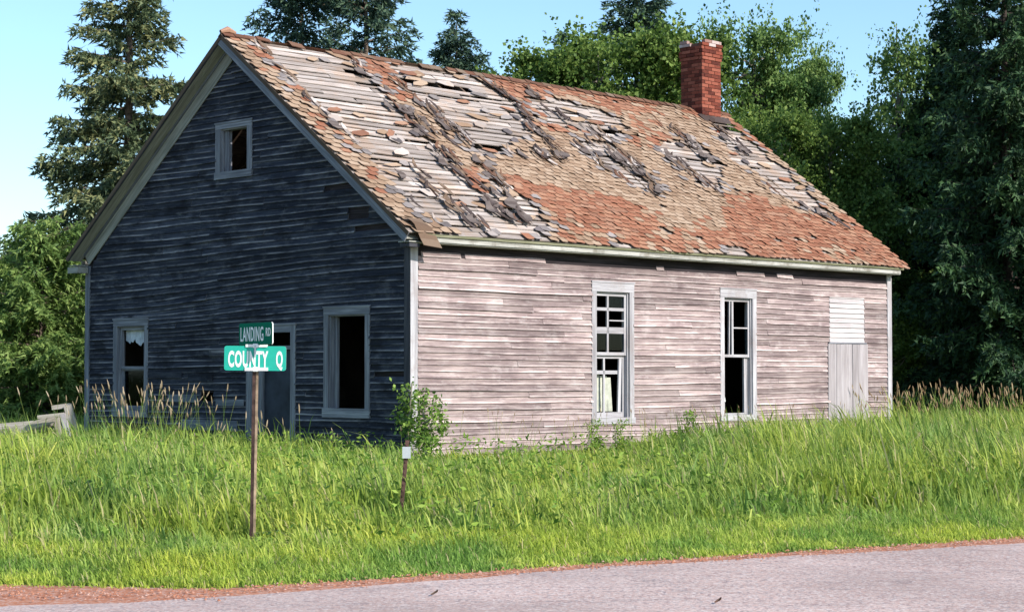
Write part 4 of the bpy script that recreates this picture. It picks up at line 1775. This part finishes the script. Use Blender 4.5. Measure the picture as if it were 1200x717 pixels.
gl = 'trees behind the house'
tree('spruce_tree', 'sA', 148, 52, 15.4, 'tall open spruce rising beyond the left end of the house', gl, 0.7)
tree('pine_tree', 'pine', 48, 42, 4.9, 'bushy yellow-green conifer just left of the dark gable', 'low conifers left of the house', 1.0)
tree('pine_tree', 'pine', -15, 45, 4.2, 'low yellow-green conifer cut off by the left edge of the photo', 'low conifers left of the house', 3.0)
tree('pine_tree', 'pine', 93, 47, 4.4, 'yellow-green conifer squeezed between the bushy conifer and the gable wall', 'low conifers left of the house', 4.0)
tree('spruce_tree', 'sB', 20, 70, 6.6, 'distant dark spruce peeping out above the bushy conifer at far left', gl, 2.0)
tree('spruce_tree', 'sB', 352, 60, 16.2, 'left one of the paired spruces over the front part of the ridge', gl, 1.0)
tree('spruce_tree', 'sB', 428, 58, 15.6, 'right one of the paired spruces over the front part of the ridge', gl, 4.2)
tree('spruce_tree', 'sB', 535, 64, 14.0, 'lone narrow spruce tip above the middle of the ridge', gl, 2.1, 1.05)
tree('spruce_tree', 'sB', 658, 62, 12.9, 'small pale spruce tip at the left end of the leafy thicket', gl, 5.0, .8)
tree('spruce_tree', 'sB', 748, 60, 14.6, 'dark spruce standing just left of the brick chimney', gl, 3.3, 1.15)
tree('leafy_tree', 'bA', 655, 57, 11.6, 'low light green leafy tree starting the thicket above the ridge', gl, 0.4, 1.0)
tree('leafy_tree', 'bA', 715, 56, 12.0, 'light green leafy tree directly under the dark spruce near the chimney', gl, 2.4)
tree('leafy_tree', 'bA', 785, 56, 12.0, 'light green leafy tree whose crown shows left of and behind the chimney', gl, 4.4)
tree('leafy_tree', 'bB', 880, 57, 12.9, 'tallest leafy tree just right of the chimney with open top branches', gl, 1.1, .72)
tree('leafy_tree', 'bB', 932, 58, 12.2, 'leafy tree with long airy top twigs right of the tallest leafy tree', gl, 3.1, .55)
tree('leafy_tree', 'bA', 905, 50, 8.6, 'bright leafy tree whose crown brushes the far rake of the roof', gl, 5.2)
tree('leafy_tree', 'bA', 985, 51, 8.7, 'leafy tree just behind the lower end of the far rake', gl, 1.9)
tree('aspen_tree', 'bC', 1000, 56, 9.8, 'slender leafy tree filling the gap behind the far rake', gl, 0.6)
tree('aspen_tree', 'bC', 1058, 54, 12.6, 'tall slim tree with blue-green leaves against the sky', gl, 2.2, .8)
tree('aspen_tree', 'bC', 1100, 60, 13.8, 'slim leafy tree beside the big dark firs', gl, 3.7, .7)
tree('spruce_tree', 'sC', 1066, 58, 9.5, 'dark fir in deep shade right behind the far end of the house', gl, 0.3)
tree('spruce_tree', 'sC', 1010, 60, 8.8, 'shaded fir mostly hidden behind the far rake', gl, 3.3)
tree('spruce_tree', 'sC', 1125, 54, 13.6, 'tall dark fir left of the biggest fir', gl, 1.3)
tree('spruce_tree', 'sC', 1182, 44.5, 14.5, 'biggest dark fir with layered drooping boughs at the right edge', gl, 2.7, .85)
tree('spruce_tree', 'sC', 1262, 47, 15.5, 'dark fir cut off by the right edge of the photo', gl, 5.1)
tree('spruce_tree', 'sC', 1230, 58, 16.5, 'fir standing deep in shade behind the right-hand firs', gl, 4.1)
# low bushes behind, closing the view under the crowns
for px, d, h, lab in ((20, 50, 3.4, 'leafy bush behind the low conifers at far left'), (85, 55, 4.2, 'leafy bush glimpsed between the conifers and the gable'),
                      (1040, 47, 3.6, 'dark bush behind the far corner of the house'), (1100, 49, 3.8, 'shaded bush at the foot of the dark firs'),
                      (1215, 52, 3.8, 'shaded bush at the foot of the firs by the right edge')):
    tree('bush', 'bD', px, d, h, lab, 'bushes at the edge of the woods')
# the woods carry on to the right of the view and throw the shade the photo shows
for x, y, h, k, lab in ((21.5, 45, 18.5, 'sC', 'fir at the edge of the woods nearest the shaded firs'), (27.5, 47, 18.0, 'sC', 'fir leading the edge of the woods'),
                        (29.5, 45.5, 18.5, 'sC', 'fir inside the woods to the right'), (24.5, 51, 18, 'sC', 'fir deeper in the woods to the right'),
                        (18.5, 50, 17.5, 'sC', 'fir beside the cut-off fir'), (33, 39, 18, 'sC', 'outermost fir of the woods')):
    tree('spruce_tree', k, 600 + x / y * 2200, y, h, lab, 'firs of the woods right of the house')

# shrub at the corner ----------------------------------------------------------
shr = broadleaf(31, 1.15, .24, .46, .68, 20, 75, 'shrub', leaf=(.05, .018), spread=.5)
t = thing('corner_shrub', 'leafy green shrub growing against the near corner of the house', 'shrub', (-1.26, 28.35, .12))
link('trunk', shr[1], t)
link('crown', shr[0], t)
vn = broadleaf(33, 1.45, .12, .50, .92, 12, 40, 'shrub', leaf=(.05, .02), spread=1.2)
t = thing('climbing_vine', 'thin leafy vine climbing the near corner board', 'vine', (-1.62, 28.72, .12))
link('trunk', vn[1], t)
link('crown', vn[0], t)
wd_ = broadleaf(35, .62, .22, .26, .34, 14, 80, 'weed', leaf=(.06, .014), spread=.7)
for x, y, s, lab in ((1.35, 30.7, .55, 'leafy weed below the six-pane window'), (1.75, 30.6, .55, 'small leafy weed under the right edge of the six-pane window'), (2.9, 31.2, .65, 'leafy weed between the two long-wall windows')):
    t = thing('weed_plant', lab, 'weed', (x, y, float(gz(x, y))), x, 'leafy weeds along the long wall')
    t.scale = (s, s, s)
    link('stem', wd_[1], t)
    link('leaves', wd_[0], t)


# ------------------------------------------------------------------ grass
def in_house(x, y, m=0.0):
    dx, dy = x - HC[0], y - HC[1]
    lx_ = dx * math.cos(HA) + dy * math.sin(HA)
    ly_ = -dx * math.sin(HA) + dy * math.cos(HA)
    return (lx_ > -m) & (lx_ < L_ + m) & (ly_ > -m) & (ly_ < WD + m)


def blades(x, y, h, w, r, bend=0.35, wind=(-.5, .1)):
    n = len(x)
    z = gz(x, y) - .02
    az = r.uniform(0, 2 * np.pi, n)
    fx, fy = np.cos(az), np.sin(az)
    ba = r.uniform(0, 2 * np.pi, n)
    bl = np.abs(r.normal(0, 1, n)) * bend * h
    bx, by = np.cos(ba) * bl + wind[0] * h * .25, np.sin(ba) * bl + wind[1] * h * .25
    V = np.empty((n, 7, 3))
    for i, (s, ww) in enumerate(((0, 1.0), (.42, .9), (.76, .55))):
        cx = x + bx * s ** 2
        cy = y + by * s ** 2
        cz = z + h * s * (1 - .12 * s)
        V[:, i * 2] = np.stack([cx - fx * w * ww, cy - fy * w * ww, cz], 1)
        V[:, i * 2 + 1] = np.stack([cx + fx * w * ww, cy + fy * w * ww, cz], 1)
    dr = np.clip(bl / h, 0, 1)
    V[:, 6] = np.stack([x + bx * 1.15, y + by * 1.15, z + h * (.93 - .35 * dr)], 1)
    b = (np.arange(n) * 7)[:, None]
    q = np.concatenate([b + np.array([[0, 1, 3, 2]]), b + np.array([[2, 3, 5, 4]])])
    tr_ = b + np.array([[4, 5, 6, 6]])
    return V.reshape(-1, 3), q, tr_[:, :3], np.tile([0, 0, .42, .42, .76, .76, 1.0], n)


def grass_obj(name, x, y, h, w, mat, seed, bend=.35, wind=(-.5, .1)):
    r = np.random.default_rng(seed)
    V, q, t, hg = blades(x, y, h, w, r, bend, wind)
    me = bpy.data.meshes.new(name)
    nq, nt_ = len(q), len(t)
    me.vertices.add(len(V))
    me.vertices.foreach_set('co', V.astype(np.float32).ravel())
    me.loops.add(nq * 4 + nt_ * 3)
    me.loops.foreach_set('vertex_index', np.concatenate([q.ravel(), t.ravel()]).astype(np.int32))
    me.polygons.add(nq + nt_)
    me.polygons.foreach_set('loop_start', np.concatenate([np.arange(nq) * 4, nq * 4 + np.arange(nt_) * 3]).astype(np.int32))
    me.update(calc_edges=True)
    a = me.attributes.new('tint', 'FLOAT', 'POINT')
    a.data.foreach_set('value', np.repeat(np.clip(r.normal(.5, .24, len(x)), 0, 1), 7).astype(np.float32))
    a = me.attributes.new('hgt', 'FLOAT', 'POINT')
    a.data.foreach_set('value', hg.astype(np.float32))
    me.materials.append(M[mat])
    return link(name, me, None, kind='stuff')


def lownoise(x, y, k=1.0, ph=0.0):
    return (np.sin(x * 1.3 * k + ph) * np.sin(y * 1.7 * k + 1 + ph) + .6 * np.sin(x * 3.1 * k + 2 - y * 2.3 * k + ph) + .4 * np.sin(x * 6.3 * k + y * 5.1 * k + ph)) / 2


def scatter(n, y0, y1, pad, r, p=1.0):
    """points spread over the wedge of meadow the house stands in"""
    y = y0 + (y1 - y0) * r.random(n) ** p
    half = .273 * y * pad + 1.0
    x = (r.random(n) * 2 - 1) * half
    return x, y


r = np.random.default_rng(5)
x, y = scatter(330000, 13.2, 62, 1.12, r, 1.25)
s = (y - ye(x)) * .85
keep = (s > .10 + .12 * r.random(len(x))) & ~in_house(x, y, -.02)
x, y, s = x[keep], y[keep], s[keep]
hbase = .33 + .18 * sstep(-x, 1.8, 5.0) + .32 * sstep(x, 1.2, 4.5)
hbase = np.where((x > -1.5) & (x < 2.0), hbase * (1 - .25 * sstep(s, 5, 9)), hbase)
hh = .10 + (hbase - .05) * sstep(s, .5, 3.2 + 0 * x)
hh *= 1 + .34 * lownoise(x, y) + .24 * lownoise(x, y, 2.7, 1.3)
hh *= r.uniform(.50, 1.15, len(x))
hh = np.where(r.random(len(x)) < .06, hh * r.uniform(1.15, 1.55, len(x)), hh)
for qx, qy, rad_ in ((-2.37, 17.1, .75), (-1.2, 19.6, .85)):      # trodden down round the two posts
    dd_ = np.hypot((x - qx) * 1.3, np.where(y > qy, (y - qy) * 1.6, (y - qy) * .45))
    hh = hh * (.30 + .70 * sstep(dd_, rad_ * .35, rad_))
clump = r.random(len(x)) < (.72 + .28 * lownoise(x, y, 1.9, .5))
tall = (s > .8) & clump
grass_obj('tall_grass', x[tall], y[tall], hh[tall], .0065 + .006 * r.random(tall.sum()) + .00015 * y[tall], 'grass', 41, .34)
sh = ~tall & ((s < 1.6) | (r.random(len(x)) < .5))
grass_obj('short_grass', x[sh], y[sh], np.minimum(hh[sh], .16 + .1 * r.random(sh.sum())), .005 + .004 * r.random(sh.sum()), 'turf', 42, .5)
# denser turf in the verge
n = 60000
xx = r.uniform(-7, 9, n)
ss = r.random(n) ** 1.3 * 2.6
yy = ye(xx) + .05 + ss
fade = r.random(n) < .35 + .65 * sstep(ss, .0, .35)
xx, yy, ss = xx[fade], yy[fade], ss[fade]
grass_obj('verge_grass', xx, yy, (.05 + .12 * sstep(ss, 0, 1.5)) * r.uniform(.6, 1.6, len(xx)), .004 + .004 * r.random(len(xx)), 'turf', 43, .6)


# flowering grasses with seed heads
def seed_grass(name, x, y, h, seed, mat, hl=(.09, .16), hw=.0115, stem_mat='grass'):
    r = np.random.default_rng(seed)
    V, F, MI = [], [], []
    tint = []
    for i in range(len(x)):
        z0 = float(gz(x[i], y[i]))
        a = r.uniform(0, 6.28)
        l = abs(r.normal(0, .24)) * h[i]
        tip = np.array([x[i] + math.cos(a) * l - .08 * h[i], y[i] + math.sin(a) * l, z0 + h[i]])
        b0 = np.array([x[i], y[i], z0])
        m = b0 * .45 + tip * .55 + np.array([-math.cos(a) * l * .25, -math.sin(a) * l * .25, 0])
        w = np.array([.0018, 0, 0])
        k = len(V)
        V += [b0 - w, b0 + w, m - w, m + w, tip - w * .8, tip + w * .8]
        F += [(k, k + 1, k + 3, k + 2), (k + 2, k + 3, k + 5, k + 4)]
        MI += [1, 1]
        d = (tip - m)
        d /= np.linalg.norm(d)
        hl_ = r.uniform(*hl)
        k = len(V)
        ww = hw * r.uniform(.7, 1.3)
        q = [(0, .25), (.3, 1), (.7, .8), (1, .1)]
        for (s_, rr) in q:
            c = tip + d * hl_ * s_
            for g in range(3):
                an = g * 2.094
                V.append(c + np.array([math.cos(an), math.sin(an), 0]) * ww * rr)
        for lv in range(3):
            for g in range(3):
                F.append((k + lv * 3 + g, k + lv * 3 + (g + 1) % 3, k + lv * 3 + 3 + (g + 1) % 3, k + lv * 3 + 3 + g))
        MI += [0] * 9
        tint += [r.random()] * 18
    me = big_mesh(name, np.array(V), np.array(F), mat, {'tint': np.array(tint)})
    me.materials.append(M['grass'])
    me.polygons.foreach_set('material_index', MI)
    return link(name, me, None, kind='stuff')


def lw(lx_, ly_):
    return (HC[0] + lx_ * math.cos(HA) - ly_ * math.sin(HA), HC[1] + lx_ * math.sin(HA) + ly_ * math.cos(HA))


n = 130
ly = np.concatenate([r.normal(4.3, .4, 42), r.normal(2.9, .55, 58), r.uniform(.3, 5.6, 30)])
lxx = -r.uniform(1.3, 3.4, n)
wx, wy = lw(lxx, ly)
hh_ = np.where(ly > 2.2, r.uniform(.75, 1.22, n), r.uniform(.5, .8, n))
seed_grass('seeding_grass', wx, wy, hh_, 51, 'reed')
n = 420
xr = r.uniform(6.6, 13, n)
yr = r.uniform(30, 40, n)
ok = ~in_house(xr, yr, .25)
seed_grass('seeding_grass', xr[ok], yr[ok], r.uniform(.7, 1.15, ok.sum()), 52, 'reed_r', (.10, .18), .014)
n = 160
ly2 = r.uniform(0.2, 13.2, n)
wx, wy = lw(ly2, -r.uniform(.3, 2.5, n))
seed_grass('seeding_grass', wx, wy, r.uniform(.5, .85, n), 53, 'reed_r', (.06, .10), .007)
n = 90
xr, yr = scatter(n, 20, 30, 1.0, r)
seed_grass('seeding_grass', xr, yr, r.uniform(.45, .62, n), 54, 'reed', (.05, .09), .006)

# low leafy growth mixed into the meadow
n = 30000
x, y = scatter(n, 15.5, 34, 1.05, r)
s = (y - ye(x)) * .85
dens_ = lownoise(x, y, .8, 2.0) > .12
keep = (s > 1.2) & dens_ & ~in_house(x, y, .05)
x, y, s = x[keep], y[keep], s[keep]
n = len(x)
z = gz(x, y) + r.uniform(.12, .5, n) * sstep(s, .8, 3)
P = np.stack([x, y, z], 1)
d = r.normal(size=(n, 3))
d[:, 2] = np.abs(d[:, 2]) * .6
d /= np.linalg.norm(d, axis=1)[:, None]
w = np.cross(d, r.normal(size=(n, 3)))
w /= np.linalg.norm(w, axis=1)[:, None]
sz = r.uniform(.05, .10, n)[:, None]
v = np.stack([P, P + d * sz * .5 + w * sz * .2, P + d * sz, P + d * sz * .5 - w * sz * .2], 1).reshape(-1, 3)
link('weeds', big_mesh('weeds', v, np.arange(n * 4).reshape(-1, 4), 'weed', {'tint': np.repeat(r.random(n), 4)}), None, kind='stuff')

# loose stones on the shoulder and two dry leaves on the road
n = 2600
xx = r.uniform(-6, 9, n)
yy = ye(xx) + r.normal(-.12, .14, n) - .5 * (xx < -2.0) * r.random(n)
V, F = [], []
for i in range(n):
    sz = r.uniform(.006, .018)
    c = np.array([xx[i], yy[i], .002 + sz * .3])
    o = len(V)
    for dv in ((1, 0, 0), (0, 1, 0), (-1, 0, 0), (0, -1, 0), (0, 0, .8), (0, 0, -.6)):
        V.append(c + np.array(dv) * sz * r.uniform(.6, 1.2))
    F += [(o, o + 1, o + 4), (o + 1, o + 2, o + 4), (o + 2, o + 3, o + 4), (o + 3, o, o + 4)]
link('gravel', big_mesh('gravel', np.array(V), np.array(F), 'dirt'), None, kind='stuff')
for px, py, lab in ((505, 696, 'curled dry leaf lying on the road below the sign post side'), (836, 705, 'small brown dry leaf lying on the road at right')):
    d = 1.6 * 2200 / (py - 437)
    lf = MB()
    for q in range(4):
        a0, a1 = q / 4, (q + 1) / 4
        for sg in (-1, 1):
            w0, w1_ = .02 * math.sin(math.pi * a0), .02 * math.sin(math.pi * a1)
            lf.face([(a0 * .06, 0, .004 + .02 * a0 * a0), (a1 * .06, 0, .004 + .02 * a1 * a1), (a1 * .06, sg * w1_, .012 + .03 * a1 * a1), (a0 * .06, sg * w0, .012 + .03 * a0 * a0)], [(0, 0)] * 4)
    o = lf.build('dry_leaf', 'sh_tan' if px < 600 else 'sh_br', None, label=lab, category='leaf')
    o.location = ((px - 600) / 2200 * d, d, .004)
    o.rotation_euler = (0, 0, .5)
